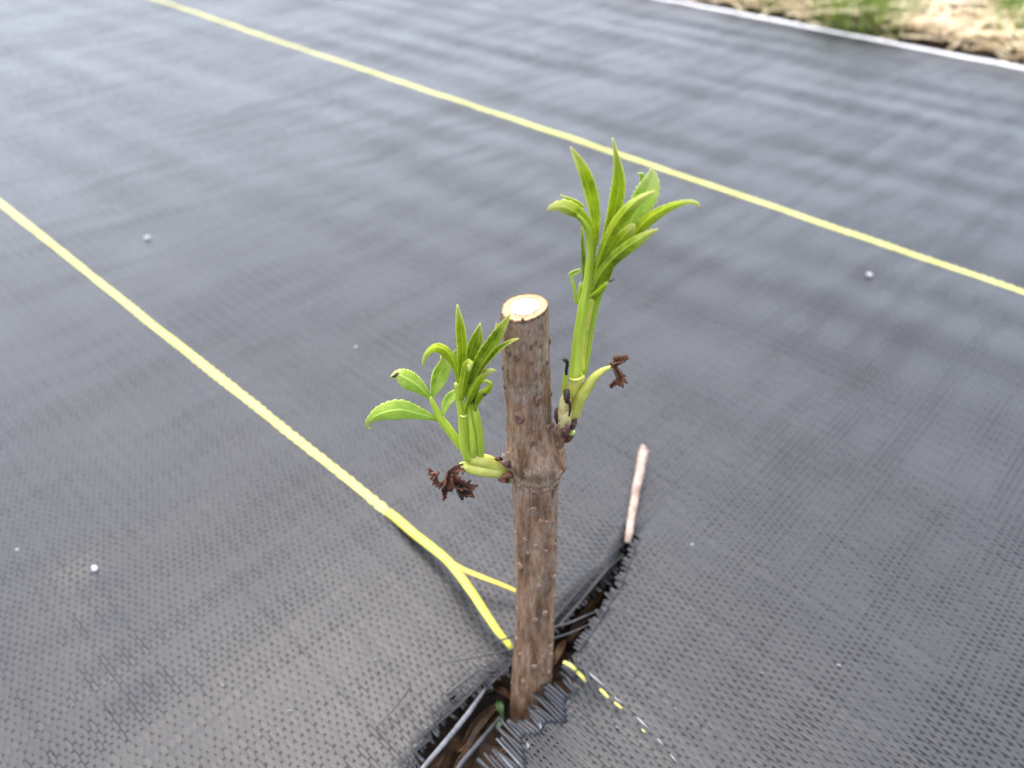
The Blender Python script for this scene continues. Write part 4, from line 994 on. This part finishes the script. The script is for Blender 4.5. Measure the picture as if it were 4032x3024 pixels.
# ------------------------------------------------------------------ straw and grass beyond the white edge
def blades(name, n, kind, m, seed):
    rr = np.random.RandomState(seed)
    V, F = [], []
    clumps = [(-0.325, 0.81), (-0.305, 0.825), (-0.285, 0.83), (-0.34, 0.86), (-0.315, 0.875), (-0.335, 0.92), (-0.17, 0.87), (-0.18, 0.93), (-0.205, 1.0), (-0.41, 0.84), (-0.10, 0.85), (-0.6, 0.95), (-0.8, 0.85), (-0.42, 1.05), (-0.28, 1.08), (-0.9, 1.1), (0.1, 0.9), (0.2, 1.05), (-0.66, 1.15)]
    for q in range(n):
        if kind == 'straw':
            s = rr.uniform(-1.25, 0.55); t = T_EDGE + 0.006 + abs(rr.normal(0, 0.25)) if q % 3 else T_EDGE + rr.uniform(0.0, 0.12)
            ln = rr.uniform(0.02, 0.075); w = rr.uniform(0.0012, 0.0032); az = rr.uniform(0, 6.28); el = abs(rr.normal(0, 0.18)); z0 = -0.002 + abs(rr.normal(0, 0.010)); droop = rr.uniform(-.15, .3)
        else:
            c = clumps[rr.randint(len(clumps))]
            s = c[0] + rr.normal(0, 0.020); t = max(T_EDGE + 0.008, c[1] + 0.015 + rr.normal(0, 0.020)); ln = rr.uniform(0.025, 0.075); w = rr.uniform(0.0010, 0.0026)
            az = rr.uniform(0, 6.28); el = rr.uniform(0.7, 1.45); z0 = -0.004; droop = rr.uniform(0.3, 1.2)
        p = np.array([s * ES.x + t * ET.x, s * ES.y + t * ET.y, z0])
        d = np.array([math.cos(az), math.sin(az)]); sd_ = np.array([-d[1], d[0], 0])
        b = len(V); e = el; nn = 4
        if kind == 'straw' and t + ln * (d[0] * ET.x + d[1] * ET.y) < T_EDGE + 0.004: d = -d
        for i in range(nn + 1):
            f = i / nn
            ww = w * (1 - f) ** 0.6 if kind != 'straw' else w * (1 - 0.5 * f)
            V.append(p - sd_ * ww / 2); V.append(p + sd_ * ww / 2 + np.array([0, 0, ww * 0.35]))
            p = p + np.array([d[0] * math.cos(e), d[1] * math.cos(e), math.sin(e)]) * ln / nn
            e -= droop / nn
            if kind == 'straw' and p[2] < -0.004: p[2] = -0.004
        for i in range(nn): F.append((b + 2 * i, b + 2 * i + 2, b + 2 * i + 3, b + 2 * i + 1))
    return link_np(name, np.array(V), np.array(F), m)
def island(name, stops, rough=0.6, tr=0.25):
    m, nt, b = mat(name)
    g = nt.nodes.new('ShaderNodeNewGeometry')
    c = ramp(nt, g.outputs['Random Per Island'], stops).outputs['Color']
    nz = noise(nt, objco(nt), 8, 2)
    c = mixc(nt, ramp(nt, nz, [(0.35, (0, 0, 0)), (0.7, (0.5, 0.5, 0.5))]).outputs['Color'], c, stops[-1][1])
    nt.links.new(c, b.inputs['Base Color']); b.inputs['Roughness'].default_value = rough
    t = N(nt, 'ShaderNodeBsdfTranslucent'); nt.links.new(c, t.inputs['Color'])
    mx = N(nt, 'ShaderNodeMixShader'); mx.inputs[0].default_value = tr
    nt.links.new(b.outputs[0], mx.inputs[1]); nt.links.new(t.outputs[0], mx.inputs[2])
    nt.links.new(mx.outputs[0], nt.nodes['Material Output'].inputs['Surface'])
    return m
M['straw'] = island('dry_straw', [(0.0, (0.26, 0.155, 0.065)), (0.25, (0.52, 0.37, 0.19)), (0.6, (0.70, 0.55, 0.33)), (1.0, (0.80, 0.69, 0.47))])
M['grass'] = island('green_grass', [(0.0, (0.05, 0.11, 0.012)), (0.4, (0.10, 0.20, 0.022)), (0.8, (0.19, 0.28, 0.04)), (1.0, (0.30, 0.34, 0.08))], tr=0.35)
o = blades('straw', 9000, 'straw', M['straw'], 3)
tag(o, 'bright dry straw strewn beyond the white edge of the fabric', 'straw', kind='stuff')
o = blades('grass', 2600, 'grass', M['grass'], 4)
tag(o, 'green grass tufts growing through the straw', 'grass', kind='stuff')
